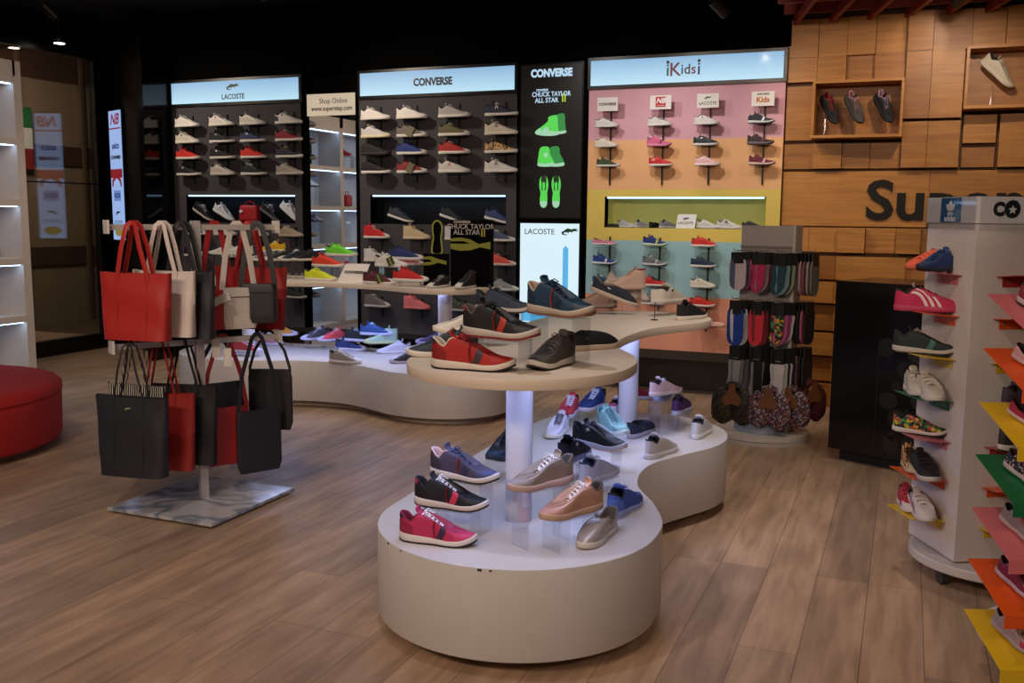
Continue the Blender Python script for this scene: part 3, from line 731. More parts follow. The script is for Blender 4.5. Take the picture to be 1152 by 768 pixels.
for i, z in enumerate(CZ):
    for j, x in enumerate(CX):
        st, co, la = C1[i][j]
        s = wall_shoe(st, x, z, co, '%s, %s, %s, middle dark wall' % (la, ['top row', 'second row', 'third row', 'fourth row'][i], COLN[j]), 'sneakers on the middle dark wall', scale=1.12)
        if 'tag' in la:
            o = obj('hang_tag', MB().box(-.03, .03, -.002, 0, -.045, .045), mat('#6d6a50', .6), s, smooth=False); o.location = (.01, -.055, .045); o.rotation_euler = (0, R_(25), 0)
for j, x in enumerate(CX): rail(x+.02, 1.93, 2.68, CZ, 'black rail with four shoe plates, %s on the middle dark wall' % COLN[j], 'display rails on the middle dark wall')
# lower rows of both dark walls
def lower(wn, x, z, st, co, la, **k):
    s = wall_shoe(st, x, z, co, la, 'sneakers low on the %s dark wall' % wn, **k)
    rail(x+.02, z-.10, z+.10, [z], 'short black rail under the %s' % la.split(',')[0].split(' low on')[0], 'short display rails low on the dark walls')
lower('left', LX[0]+.08, 1.375, 'low', c_('#3a4a9a', laces='#dcdcdc'), 'blue sneaker with white sole under the left niche')
lower('left', LX[1], 1.375, 'court', c_(W_, **LEA), 'white sneaker under the niche behind the bag rack')
lower('left', LX[2]+.02, 1.375, 'low', c_(W_), 'white canvas sneaker behind the white shoulder strap')
lower('left', LX[3], 1.375, 'court', c_('#a8977f', sole='#b5a58c', lining='#3a3530', tongue='#8a8178', **LEA), 'beige sneaker under the right end of the left niche')
lower('left', LX[0]+.05, 1.14, 'low', c_('#1b1b1f'), 'black sneaker behind the tote handles')
lower('left', LX[1]+.1, 1.14, 'court', c_(W_, **LEA), 'white sneaker behind the hanging straps')
lower('left', LX[3]+.03, .73, 'low', c_('#232224', cap=0, laces='#232224', sole='#b8b0a6'), 'black sneaker below the upper table shelf, left dark wall')
lower('left', LX[2], .73, 'low', c_('#232224', cap=0, laces='#232224', sole='#b8b0a6'), 'black sneaker hidden behind the red bag, left dark wall')
lower('middle', CX[0], 1.375, 'high', c_('#c7262a', laces='#e6e2de'), 'red high-top sneaker with white laces on the wall')
lower('middle', CX[1]+.05, 1.375, 'high', c_('#cbb692', sole='#d6c3a0', laces='#d8c8a8', toe_cap='#d6c3a0'), 'beige high-top sneaker on the wall')
lower('middle', CX[2]+.05, 1.375, 'high', c_('#c9c6cc', laces='#e6e2de'), 'pale high-top sneaker half behind the black poster')
lower('middle', CX[3], 1.37, 'low', c_('#4a5672', laces='#e6e2de'), 'denim blue canvas sneaker right of the poster')
lower('middle', CX[3]+.01, 1.14, 'low', c_('#d9534a', laces='#e8a090', sole='#e0c8b8'), 'coral canvas sneaker right of the poster')
lower('middle', CX[0], 1.14, 'high', c_('#d5d2d2', laces='#e6e2de'), 'white high-top sneaker above the maroon pair')
lower('middle', CX[3]+.04, .90, 'low', c_('#8f9398', laces='#dcdcdc'), 'grey canvas sneaker beside the shelf end')
lower('middle', CX[0], .68, 'high', c_('#6f6964', laces='#d8d4cf', sole='#c9c2ba'), 'grey high-top sneaker under the upper shelf')
lower('middle', CX[1]+.05, .68, 'high', c_('#e27a78', sole='#e27a78', toe_cap='#e27a78', laces='#e27a78'), 'all-pink high-top sneaker under the upper shelf')
lower('middle', CX[2]+.07, .68, 'high', c_(camo, sole='#b8b4ae', laces='#2a2a26'), 'camouflage high-top sneaker right of the white column')
# niche displays: shoes leaning toe down on clear wedge stands
def leaning(x, z, st, co, la, pit, h, y=YW-.02, scale=1., rz=0):
    s = shoe(st, (x, y, z+h), rz, co, la, 'shoes leaning in the wall niches', pitch=R_(pit), scale=scale)
    L_ = .13*scale
    x0, x1 = -L_*cos(R_(pit)), L_*cos(R_(pit)); z0 = h+L_*sin(R_(pit)); z1 = h-L_*sin(R_(pit))
    r = empty('acrylic_wedge', (x, y, z+.0005), rz, 'clear wedge stand under the %s' % la, 'shoe stand', 'clear wedge stands in the niches')
    e = .006
    obj('sloping_plate', MB().hexa([(x0, -.035, z0-e-.004), (x1*.8, -.035, max(.001, z1-e-.004+.02)), (x1*.8, .035, max(.001, z1-e-.004+.02)), (x0, .035, z0-e-.004)],
        [(x0, -.035, z0-e), (x1*.8, -.035, max(.004, z1-e+.02)), (x1*.8, .035, max(.004, z1-e+.02)), (x0, .035, z0-e)]), ACR, r, smooth=False)
    obj('leg', MB().box(x0, x0+.004, -.035, .035, 0, z0-e-.005), ACR, r, smooth=False)
    return s
leaning(-7.27, 1.51, 'court', c_('#17181c', sole='#bfb9b2', lining='#3a3a3a', **LEA), 'black sneaker leaning toe down at the left niche end', 28, .075)
leaning(-6.99, 1.51, 'court', c_('#d6d6d8', sole='#dcdcdc', emblem='#444', **LEA), 'white sneaker leaning left of the red bag', 26, .075)
leaning(-6.37, 1.51, 'court', c_('#141417', sole='#6a6664', emblem='#999', **LEA), 'black sneaker leaning right of the red bag', 30, .08)
leaning(-6.12, 1.51, 'court', c_('#d9dadd', sole='#dcdcdc', emblem='#333', **LEA), 'white sneaker leaning at the right niche end', 36, .095)
leaning(-4.78, 1.52, 'low', c_('#2c3038', cap=0, laces='#3a3e48'), 'charcoal sneaker leaning at the left of the middle niche', 15, .045)
leaning(-4.19, 1.52, 'low', c_('#1d2128', cap=0, laces='#22262e'), 'black sneaker leaning in the centre of the middle niche', 16, .048)
leaning(-3.70, 1.52, 'low', c_('#34406a', cap=0, laces='#445080'), 'navy blue sneaker leaning at the niche right end', 12, .036)
bgm = mat('#b01c22', .55, kind='leather')
nb = empty('red_handbag', (-6.66, YW+.02, 1.5105), 0, 'small red leather handbag standing in the left niche', 'bag')
def bag_body(w, h, d, n=10, top=.9, r=.03):
    mb = MB(); rs = []
    for k in range(n+1):
        t = k/n; z = t*h; e = (min(1, t/.12)**.5 if t < .12 else 1)*(1-(max(0, (t-.88)/.12))**2*(1-top)*1.5)
        ww = w/2*(1-(1-top)*t)*(.94+.06*e); dd = d/2*(e*.85+.15*(1-t)+.0)
        ring = []
        for i in range(24):
            a = 2*pi*i/24; c, s_ = cos(a), sin(a)
            ring.append((ww*math.copysign(abs(c)**.35, c), dd*math.copysign(abs(s_)**.5, s_), z))
        rs.append(ring)
    return mb.rings(rs)
obj('bag_body', bag_body(.25, .19, .11), bgm, nb, ang=60)
obj('handle', MB().tube([(-.06, 0, .175), (-.055, 0, .215), (0, 0, .235), (.055, 0, .215), (.06, 0, .175)], .009, 8), bgm, nb)
tag(obj('white_tag', MB().box(-.02, .02, -.004, 0, 0, .03), mat('#ddd', .6), nb, smooth=False), 'white tag').location = (-.075, -.058, .11)

# ---- kids wall
KX = [-2.575, -2.09, -1.675, -1.21]; KZ = [2.413, 2.236, 2.063]
K1S = .74
K1 = [
 [('strap', c_('#d3cfcc', **LEA), 'white velcro kids shoe'), ('strap', c_('#cfcac4', straps='#8a8790', band='#555', **LEA), 'white kids shoe with grey straps'), ('strap', c_('#d9d2cf', emblem='#777', **LEA), 'cream kids shoe with velcro strap'), ('runner', c_('#2c2f3c', band='#d8d8d8', laces='#b9c8c0', sole='#cdd4cf', heel_tab='#d8d8d8'), 'dark kids runner with pale straps')],
 [('strap', c_('#d6cfc0', sole='#cfc8b8', **LEA), 'small cream kids shoe'), ('runner', c_('#d4628a', band='#8a2a6a', laces='#f0b8c8', sole='#d98aa5', outsole='#a04a6a'), 'pink kids runner with purple trim'), ('strap', c_('#1f2a35', emblem='#ddd', **LEA), 'navy kids shoe with white sole'), ('runner', c_('#3b2a35', band='#7a2a3a', sole='#6a6268', laces='#5a3a4a'), 'dark plum kids runner')],
 [('low', c_('#3c4a2c', laces='#d8d8d8'), 'green canvas kids shoe with white toe'), ('strap', c_('#c8282c', round_patch='#ddd', **LEA), 'red velcro kids shoe'), ('strap', c_('#dcb3b2', straps='#e0c3c0', sole='#e3cfcb', **LEA), 'pale pink kids shoe'), ('runner', c_('#6a2435', band='#d8b0b0', sole='#d8b8b0', laces='#b06a70'), 'maroon kids runner with pink sole')]]
cards = [('brand_card', 'white card with small dark capitals, leftmost on the pastel wall'), ('logo_card', 'white card with a red square logo, second on the pastel wall'), ('crocodile_card', 'white card with crocodile and thin capitals, third on the pastel wall'), ('kids_card', 'white card with orange kids lettering, rightmost on the pastel wall')]
for j, x in enumerate(KX):
    rail(x-.0+.02, 1.90, 2.56, KZ, 'thin black rail holding three kids shoes, %s on the pastel wall' % COLN[j], 'display rails on the pastel wall', w=.06, d=.11)
    cr = empty(cards[j][0], (x+.01, YW-.19, 2.555), 0, cards[j][1], 'sign card')
    obj('card', MB().box(-.095, .095, -.004, .004, 0, .12), mat('#e2ded8', .6), cr, smooth=False)
    obj('card_arm', MB().box(-.006, .006, .0045, .085, .01, .02), RAIL, cr, smooth=False)
    if j == 0: text('lettering', 'CONVERSE', .032, INK, cr, (0, -.0055, .06), bold=.0012, depth=.0003)
    if j == 1:
        obj('red_square', MB().box(-.045, .045, -.0055, -.0045, .02, .108), mat('#b8262a', .6), cr, smooth=False)
        text('lettering', 'NB', .06, mat('#eee', .6), cr, (0, -.0062, .072), bold=.002, depth=.0002, shear=.3); text('lettering', 'new balance', .014, mat('#eee', .6), cr, (0, -.0062, .034), depth=.0002)
    if j == 2: text('lettering', 'LACOSTE', .036, INK, cr, (0, -.0055, .038), depth=.0003); croc(cr, (0, -.0045, .082), .03, mat('#12321f', .5))
    if j == 3:
        text('lettering', 'SKECHERS', .022, INK, cr, (0, -.0055, .098), bold=.0006, depth=.0003)
        text('lettering', 'Kids', .062, mat('#b8601f', .6), cr, (.0, -.0055, .05), bold=.002, depth=.0003)
    for i, z in enumerate(KZ):
        st, co, la = K1[i][j]
        wall_shoe(st, x+(.02 if i == 2 else 0), z, co, '%s, %s, %s rail of the pastel wall' % (la, ['top', 'middle', 'lowest'][i], ['first', 'second', 'third', 'fourth'][j]), 'kids shoes in the upper block of the pastel wall', scale=K1S)
# lower block, four rails
K2X = [-2.57, -2.10, -1.66]; K2Z = [1.357, 1.178, .995, .828, .66]
K2 = [[('mary', c_('#d07a92', straps='#d98aa0', sole='#dcd0cc'), 'pink strap shoe'), ('runner', c_('#22357a', band='#c8d040', sole='#c9d8d0', laces='#22357a', outsole='#8a9a3a'), 'blue runner with lime trim'), ('strap', c_('#cc2f28', sole='#ddd0c8'), 'red velcro shoe')],
      [('runner', c_('#26408a', sole='#d8d8d8', band='#ddd', laces='#26408a'), 'blue and white runner'), ('runner', c_('#6c6f78', band='#b8b8bc', sole='#c9ccce'), 'grey runner with light stripe'), ('strap', c_('#1d3048', sole='#d8d4d0'), 'navy velcro shoe')],
      [('low', c_('#1f4a68', cap=0), 'dark teal kids shoe'), ('strap', c_('#c2262a', straps='#2a1a1c', sole='#d8cfc8'), 'red shoe with black strap'), ('strap', c_('#d6d0c2', sole='#d8d2c8', emblem='#777'), 'white velcro shoe')],
      [('low', c_('#444', cap=0), 'dark grey kids shoe'), ('low', c_('#5a6070'), 'slate grey kids shoe'), ('strap', c_('#cc2d22', sole='#ddd0c8'), 'orange-red velcro shoe')],
      [('low', c_('#888', cap=0), 'grey kids shoe'), ('low', c_('#a88', cap=0), 'dusty pink kids shoe'), ('mary', c_('#dcaaa0', straps='#dcaaa0', sole='#dcb8ae'), 'pale pink strap shoe')]]
for j, x in enumerate(K2X):
    n = 5 if j == 2 else 4
    rail(x+.03, K2Z[n-1]-.06, 1.43, K2Z[:n], 'thin black rail of kids shoes below the green niche, %s' % COLN[j], 'display rails on the pastel wall', w=.06, d=.11)
    for i in range(n):
        st, co, la = K2[i][j]
        wall_shoe(st, x+(.10 if i == 4 else .0), K2Z[i], co, '%s, %s shelf below the niche, %s' % (la, ['first', 'second', 'third', 'fourth', 'fifth'][i], ['left rail', 'middle rail', 'right rail'][j]), 'kids shoes in the lower block of the pastel wall', scale=.76)
# green niche
nz = 1.5155
for x, st, co, la, rz, sc in ((-2.55, 'mary', c_('#1f1c1e', sole='#2a2626'), 'black strap shoe at the left end of the green niche', 20, .62), (-2.42, 'strap', c_('#b8b5b0'), 'white strap shoe beside the black one in the green niche', -15, .62),
    (-2.27, 'court', c_('#b8b6b4', tongue='#777', **LEA), 'light grey kids sneaker, left part of the green niche', 60, .62), (-2.145, 'slip', c_('#161517', sole='#161517'), 'black slip-on pointing out of the green niche', 70, .62),
    (-2.03, 'strap', c_('#8a8c90', sole='#c9c9c9'), 'grey velcro shoe left of the niche card', 50, .62), (-1.66, 'court', c_('#dddad6', **LEA), 'white kids sneaker right of the niche card', 0, .72), (-1.47, 'court', c_('#d6d4d0', emblem='#222', star_mark='#222', **LEA), 'white kids sneaker with dark marks in the niche', 0, .76),
    (-1.27, 'strap', c_('#3a3436'), 'dark kids shoe at the right niche end', 10, .62)):
    shoe(st, (x, YW-.0, nz), R_(rz), co, la, 'kids shoes standing in the green niche', scale=sc)
cr = empty('crocodile_card', (-1.86, YW-.02, nz), 0, 'white crocodile card standing in the green niche', 'sign card')
obj('card', MB().hexa([(-.085, -.03, 0), (.085, -.03, 0), (.085, -.022, 0), (-.085, -.022, 0)], [(-.075, .01, .125), (.095, .01, .125), (.095, .018, .125), (-.075, .018, .125)]), mat('#e0ddd6', .5), cr, smooth=False)
text('lettering', 'LACOSTE', .032, INK, cr, (.002, -.019, .048), rot=(R_(72), 0, 0), depth=.0003)
croc(cr, (.004, -.008, .085), .028, mat('#12321f', .5), rot=(R_(-18), 0, 0))

# vertical brand sign on the angled wall at the far left
vs = empty('vertical_brand_sign', (-8.38, 8.60, 1.30), R_(-22.9), 'narrow white backlit sign with stacked logos beside the glass', 'sign')
obj('sign_frame', MB().box(-.165, .165, .005, .05, -.01, 1.46), mat('#060709', .3), vs, smooth=False)
obj('light_panel', MB().box(-.155, .155, -.004, .004, 0, 1.45), mat('#a8c8ff', .4, emit=.75), vs, smooth=False)
RE, BE, KE = mat('#b02030', .5, emit=.5), mat('#1c3a9a', .5, emit=.5), mat('#1a2026', .5)
obj('red_band', MB().box(-.155, .155, -.006, -.0045, .70, .80), RE, vs, smooth=False)
obj('red_line', MB().box(-.155, .155, -.006, -.0045, 1.245, 1.26), RE, vs, smooth=False)
text('lettering', 'NB', .17, RE, vs, (0, -.006, 1.35), bold=.004, shear=.3, depth=.0005)
text('lettering', 'asics', .10, BE, vs, (0, -.006, 1.06), bold=.003, shear=.2, depth=.0005)
text('lettering', 'CONVERSE', .05, KE, vs, (0, -.006, .93), bold=.003, depth=.0005)
text('lettering', 'KEDS', .07, BE, vs, (0, -.006, .50), bold=.002, depth=.0005)
obj('blue_box', MB().box(-.09, .09, -.0055, -.0045, .44, .56), mat('#7fa0e8', .5, emit=.6), vs, smooth=False)
croc(vs, (.0, -.005, .30), .06, mat('#0f4a30', .5)); text('lettering', 'LACOSTE', .055, KE, vs, (0, -.006, .20), depth=.0005)
obj('round_arch', poly([(-.13, .0), (-.12, .08), (0, .14), (.12, .08), (.13, 0), (.10, 0), (.08, .06), (0, .1), (-.08, .06), (-.10, 0)], 0, .001), RE, vs, smooth=False).location = (0, -.005, .60)
obj('oval_mark', MB().add(*[poly([(.10*cos(a*pi/8), .05*sin(a*pi/8)) for a in range(16)], 0, .001).v, poly([(.10*cos(a*pi/8), .05*sin(a*pi/8)) for a in range(16)], 0, .001).f]), mat('#b8a04a', .5, emit=.5), vs, smooth=False).location = (0, -.005, .09)
# faint downlight fixtures over the glass front
for x, y, la in ((-8.62, 8.1, 'small round downlight in the ceiling above the glass front'), (-9.35, 8.15, 'small round downlight outside above the corridor')):
    d = empty('downlight', (x, y, 3.42), 0, la, 'ceiling lamp'); obj('ring', MB().cyl(0, 0, 0, .04, .075, n=24), mat('#1a1a1a', .4), d); obj('lamp_disc', MB().cyl(0, 0, -.004, 0, .055, n=24), mat('#fff4e4', .5, emit=6), d)
    obj('stem', MB().cyl(0, 0, .04, .33, .008, n=8), mat('#111', .5), d)
# spot fixtures (lamp heads on the ceiling)
for i, (l, t) in enumerate(SPOTS):
    d = V(t)-V(l); d.normalize(); q = d.to_track_quat('-Z', 'Y').to_euler()
    s_ = empty('ceiling_spotlight', V(l)-d*.05, 0, 'black cylindrical spotlight on the dark ceiling', 'spotlight', 'ceiling spotlights', rot=q)
    n = 16; c = lambda r, z: [(r*cos(2*pi*k/n), r*sin(2*pi*k/n), z) for k in range(n)]
    obj('lamp_head', MB().rings([c(.036, -.02), c(.04, -.02), c(.042, 0), c(.042, .14), c(.02, .15)], cap0=False), mat('#121212', .5), s_)
    st = obj('stem', MB().tube([(0, 0, .14), (0, 0, .20)], .008), mat('#121212', .5), s_)
# ------------------------------------------------------------------ oak block wall on the right with shoe boxes and lettering
OAK = [wood_mat('oak_%d' % i, a, b, (1.2, 6, 16), rough=.45, offset=(i*3.1, 0, i*1.7)) for i, (a, b) in enumerate((('#9a6122', '#b67a30'), ('#8c5720', '#a86d2a'), ('#a56a29', '#c08339')))]
struct('wall_oak_backing', MB().box(-1.03, 3.2, YW-.04, YW+.02, 0, 3.3), mat('#5a3a1e', .7), smooth=False)
blocks = []
def blk(x0, x1, z0, z1, d): blocks.append((x0, x1, z0, z1, d))
rnd = random.Random(3)
xs = [-1.02, -.78, -.55, -.33, -.09, .10, .38, .62, .90, 1.2, 1.5, 1.8, 2.1]
def row(z0, z1, skip=(), x_from=-1.02, ds=None):
    k = 0
    for a, b in zip(xs, xs[1:]):
        if a < x_from-.01: continue
        if any(a >= s0-.01 and b <= s1+.01 for s0, s1 in skip): k += 1; continue
        d = ds[k % len(ds)] if ds else rnd.choice((.02, .05, .09)); k += 1
        blk(a, b, z0, z1, d)
row(2.95, 3.26, ds=(.05, .04, .06, .05, .12, .08, .05, .10, .06))
row(2.75, 2.95, skip=((-.09, .38), (.38, 3)), ds=(.05, .05, .02, .07))
blk(-.09, .10, 2.42, 2.95, .12); blk(.10, .34, 2.42, 2.95, .10)
blk(-1.02, -.80, 2.27, 2.72, .03); blk(-1.02, -.78, 2.03, 2.24, .03)
blk(-.09, .10, 2.03, 2.40, .10); blk(.10, .34, 2.03, 2.40, .09)
blk(-.78, -.55, 2.03, 2.24, .08); blk(-.55, -.33, 2.03, 2.24, .05); blk(-.33, -.09, 2.03, 2.24, .03)
blk(.36, .60, 2.22, 2.44, .07); blk(.36, .60, 2.03, 2.19, .05); blk(.62, .9, 2.03, 2.44, .09); row(2.03, 2.44, x_from=.9); row(2.44, 2.95, x_from=1.2)
# flat board band with the letters, then two lower rows and the ledges near the floor
for x0, x1 in ((-1.02, .14), (.14, 1.3), (1.3, 2.1)): blk(x0, x1, 1.55, 2.01, .03)
row(1.33, 1.54, ds=(.03, .05, .10, .03, .09, .03, .07, .05))
for z0, z1, d in ((1.10, 1.30, .05), (.90, 1.08, .10), (.66, .88, .04), (.45, .64, .09), (.22, .43, .03), (.0, .20, .07)): 
    for a, b in ((-1.02, -.55), (-.55, .0), (.0, .6), (.6, 1.3), (1.3, 2.1)): blk(a, b, z0, z1, d+(.03 if a == -.55 else 0))
groups = {0: MB(), 1: MB(), 2: MB()}
for i, (x0, x1, z0, z1, d) in enumerate(blocks): groups[(i*7+int(d*100)) % 3].box(x0+.0015, x1-.0015, YW-.04-d, YW-.0401, z0+.0015, z1-.0015)
for k, g in groups.items(): struct('wall_oak_blocks', g, OAK[k], smooth=False)
def oak_box(x0, x1, z0, z1, label, D=.26):
    r = empty('oak_shoe_box', ((x0+x1)/2, YW-.04, z0), 0, label, 'wall box'); w = (x1-x0)/2; h = z1-z0; t = .022
    obj('bottom_board', MB().box(-w, w, -D, -.0, 0, t), OAK[2], r, smooth=False); obj('top_board', MB().box(-w, w, -D, -.0, h-t, h), OAK[2], r, smooth=False)
    for s in (-1, 1): obj('side_board', MB().box(min(s*w, s*(w-t)), max(s*w, s*(w-t)), -D, 0, t, h-t), OAK[0], r, smooth=False)
    obj('back_board', MB().box(-w+t, w-t, -.02, -.001, t, h-t), OAK[1], r, smooth=False)
    return r
oak_box(-.79, -.09, 2.27, 2.73, 'oak wall box holding three dark hanging shoes')
oak_box(.345, 1.15, 2.47, 2.945, 'oak wall box holding one white sneaker, at upper right')
def box_shoe(x, z0, co, la, pit, h, st='runner', rz=-25, y=YW-.17):
    s = shoe(st, (x, y, z0+h), R_(rz), co, la, 'shoes in the oak wall boxes', pitch=R_(pit), scale=.92 if st == 'runner' else 1.05, lod=0, roll=R_(30))
    r = empty('acrylic_post', (x-.02, y+.0, z0+.0003), 0, 'clear post carrying the %s' % la, 'shoe stand', 'clear posts in the oak boxes')
    obj('post', MB().box(-.004, .004, -.02, .02, 0, h*.72), ACR, r, smooth=False); obj('foot', MB().box(-.03, .03, -.03, .03, 0, .004), ACR, r, smooth=False)
box_shoe(-.67, 2.292, c_('#1b1a1c', sole='#232226', lining='#7a2228', laces='#7a2a2c', tongue='#8a2a2a', outsole='#111'), 'black runner with red lining, left in the oak box', 56, .20)
box_shoe(-.475, 2.292, c_('#4a4644', sole='#3c393a', lining='#c88a96', laces='#b5808a', outsole='#222'), 'grey runner with pink lining, middle of the oak box', 56, .20)
box_shoe(-.25, 2.292, c_('#1a1c22', sole='#1b1c20', lining='#b890a8', laces='#8a7a98', outsole='#111'), 'black runner with lilac lining, right in the oak box', 56, .20)
box_shoe(.56, 2.492, c_('#cfc4ae', sole='#cfc5b8', laces='#ddd5c5', cap=0), 'cream white sneaker tilted in the upper right oak box', 42, .24, 'low', rz=5)
ltr = text('wall_lettering', 'Superstep', .45, mat('#17100c', .8), None, (-.345, YW-.075, 1.752), align='LEFT', bold=.010, depth=.012, xs=1.10)
tag(ltr, 'large dark raised shop name letters on the oak board wall', 'lettering')
# red ceiling lattice above the oak wall
RB = mat('#8a2412', .55)
rb = empty('red_ceiling_lattice', (-1.05, 6.3, 3.22), 0, 'red painted beam lattice hanging above the oak wall', 'ceiling beams')
for y in (2.18, 1.75, 1.2, .5, .0): obj('cross_beam', MB().box(0, 3.6, y, y+.04, .065, .16), RB, rb, smooth=False)
for k in range(13):
    x = .05+k*.29; dx, dy = .60, -2.3
    mb = MB(); mb.hexa([(x, 2.36, .0), (x+dx, 2.36+dy, .0), (x+dx+.035, 2.36+dy, .0), (x+.035, 2.36, .0)], [(x, 2.36, .064), (x+dx, 2.36+dy, .064), (x+dx+.035, 2.36+dy, .064), (x+.035, 2.36, .064)])
    obj('slanted_beam', mb, RB, rb, smooth=False)
for x, y in ((.1, .02), (3.4, .02), (3.4, 2.2), (.1, 2.2)): obj('hanger_rod', MB().cyl(x, y, .16, .53, .01, n=8), BLK, rb)
spot((-.2, 6.9, 3.0), (0.3, 8.2, 3.5), 4, WARM, 90, 1)

# ------------------------------------------------------------------ black checkout counter
ct = empty('checkout_counter', (-.42, 6.72, 0), R_(-24.8), 'glossy black counter with a swirling leaf pattern before the oak wall', 'counter')
CK = mat('#0e0e10', .16, spec=.5)
obj('counter_body', MB().box(0, 1.7, 0, .55, .08, 1.21), CK, ct, smooth=False)
obj('toe_kick', MB().box(.05, 1.65, .07, .5, 0, .08), mat('#060606', .5), ct, smooth=False)
dm = mat('#1f1d1c', .3); mb = MB()
def drop(x, z, a, s=.10):
    pts = []
    for k in range(20):
        t = k/20*2*pi; r = s*(.55+.35*cos(t))*1.0
        px, pz = r*cos(t), r*sin(t)*1.0
        pts.append((x+px*cos(a)-pz*sin(a), z+px*sin(a)+pz*cos(a)))
    return poly(pts, .0005, .003)
for i in range(7):
    for j in range(5):
        q = drop(.40+i*.17+(j % 2)*.085, .18+j*.155, (i*2+j*3)*pi/4, .098); mb.add(q.v, q.f)
        q = drop(.40+i*.17+(j % 2)*.085+.05, .18+j*.155+.05, (i*2+j*3)*pi/4+pi, .05); mb.add(q.v, q.f)
obj('leaf_pattern', mb, dm, ct, smooth=False)
obj('panel_edge', MB().box(.32, .325, -.002, -.0003, .1, .86), dm, ct, smooth=False)

# ------------------------------------------------------------------ display tables
PLI = mat('#d2c2b2', .45); PLT = mat('#c4bebc', .4)
A1 = (-1.394, 3.508)
arc = lambda r, a0, a1, n: [(r*cos(R_(a0+(a1-a0)*i/(n-1))), r*sin(R_(a0+(a1-a0)*i/(n-1)))) for i in range(n)]
PL = arc(.565, 180, 360, 13)+[(.547, .2), (.455, .43), (.374, .57), (.314, .69), (.274, .88), (.284, 1.10), (.385, 1.34), (.49, 1.55), (.53, 1.75), (.50, 1.95), (.40, 2.13), (.2, 2.27), (-.04, 2.31), (-.3, 2.25), (-.5, 2.08), (-.585, 1.82), (-.6, 1.4), (-.6, .9), (-.585, .4)]
SH = arc(.446, 180, 360, 13)+[(.43, .18), (.365, .35), (.284, .48), (.21, .62), (.178, .84), (.178, 1.1), (.205, 1.32), (.29, 1.53), (.375, 1.70), (.405, 1.85), (.37, 2.0), (.25, 2.12), (-.04, 2.20), (-.3, 2.12), (-.44, 1.92), (-.475, 1.6), (-.475, 1.0), (-.46, .4)]
def table(name, tf, label, z_cols, cols):
    r = empty(name, (0, 0, 0), 0, label, 'display table')
    out = catmull([tf(p) for p in PL], 4); shf = catmull([tf(p) for p in SH], 4)
    if sum(out[i][0]*out[(i+1) % len(out)][1]-out[(i+1) % len(out)][0]*out[i][1] for i in range(len(out))) < 0: out.reverse(); shf.reverse()
    cx, cy = cols[0]; r.location = (cx, cy, 0)
    loc = lambda ps: [(x-cx, y-cy) for x, y in ps]
    obj('base', MB().prism(inset(loc(out), .11), 0, .058), mat('#bfb3a6', .5), r, ang=30)
    obj('plinth', MB().prism(loc(out), .058, .40, .004), PLT, r, ang=30)
    obj('upper_shelf', MB().prism(loc(shf), 1.008, 1.05, .003), PLI, r, ang=30)
    for (x, y), rad in zip(cols, z_cols): obj('column', MB().cyl(x-cx, y-cy, .40, 1.008, rad, n=40), mat('#c6c4cc', .35), r)
    for (x, y), rad in zip(cols, z_cols):   # glowing ring added under the shelf to dress the cool fill
        n = 32; mb = MB(); a = [((rad+.05)*cos(2*pi*k/n), (rad+.05)*sin(2*pi*k/n)) for k in range(n)]; bq = [((rad+.07)*cos(2*pi*k/n), (rad+.07)*sin(2*pi*k/n)) for k in range(n)]
        mb.rings([[(x-cx+p, y-cy+q, 1.0075) for p, q in a], [(x-cx+p, y-cy+q, 1.0035) for p, q in a], [(x-cx+p, y-cy+q, 1.0035) for p, q in bq], [(x-cx+p, y-cy+q, 1.0075) for p, q in bq]], cap0=False, cap1=False)
        obj('fill_ring', mb, mat('#b8c8ff', .5, emit=.8), r)
    for (x, y) in cols[2:]: pass
    return r
table('display_table', lambda p: (A1[0]+p[0], A1[1]+p[1]), 'white kidney-shaped two-level display table in the foreground centre', (.054, .056), [A1, (-1.437, 5.31)])
A2 = (-5.40, 7.02)
table('display_table', lambda p: (A2[0]+p[1]*1.09, A2[1]-p[0]), 'white kidney-shaped two-level display table further back, behind the bag rack', (.056, .056), [A2, (-3.44, 7.0)])
for x, y, s in ((-1.66, 3.30, 1.), (-1.12, 3.32, 1.), (-1.45, 4.5, 1.7), (-1.45, 5.1, 1.3), (-5.0, 6.95, 1.7), (-4.2, 7.1, 1.7), (-3.6, 7.1, 1.5)):
    light('under_shelf_fill', 'AREA', (x, y, 1.0), (x, y, 0), 2.4*s, (.46, .56, 1), .4)  # cool fill added below the shelves to tint the plinth tops blue

dt = [o for o in COL.objects if o.name == 'display_table'][0]
for a_, r_ in ((-82, .004), (-78, .0025), (-118, .002), (-128, .003)):
    p_ = (.566*cos(R_(a_)), .566*sin(R_(a_)))
    tag(obj('paint_chip', MB().box(-r_*1.8, r_*1.8, -.0012, .0012, -r_, r_), mat('#2a2420', .8), dt, smooth=False), 'dark chip in the white rim'); o = dt.children[-1] if False else [q for q in COL.objects if q.name.startswith('paint_chip')][-1]
    o.location = (p_[0], p_[1], .393); o.rotation_euler = (0, 0, R_(a_+90))
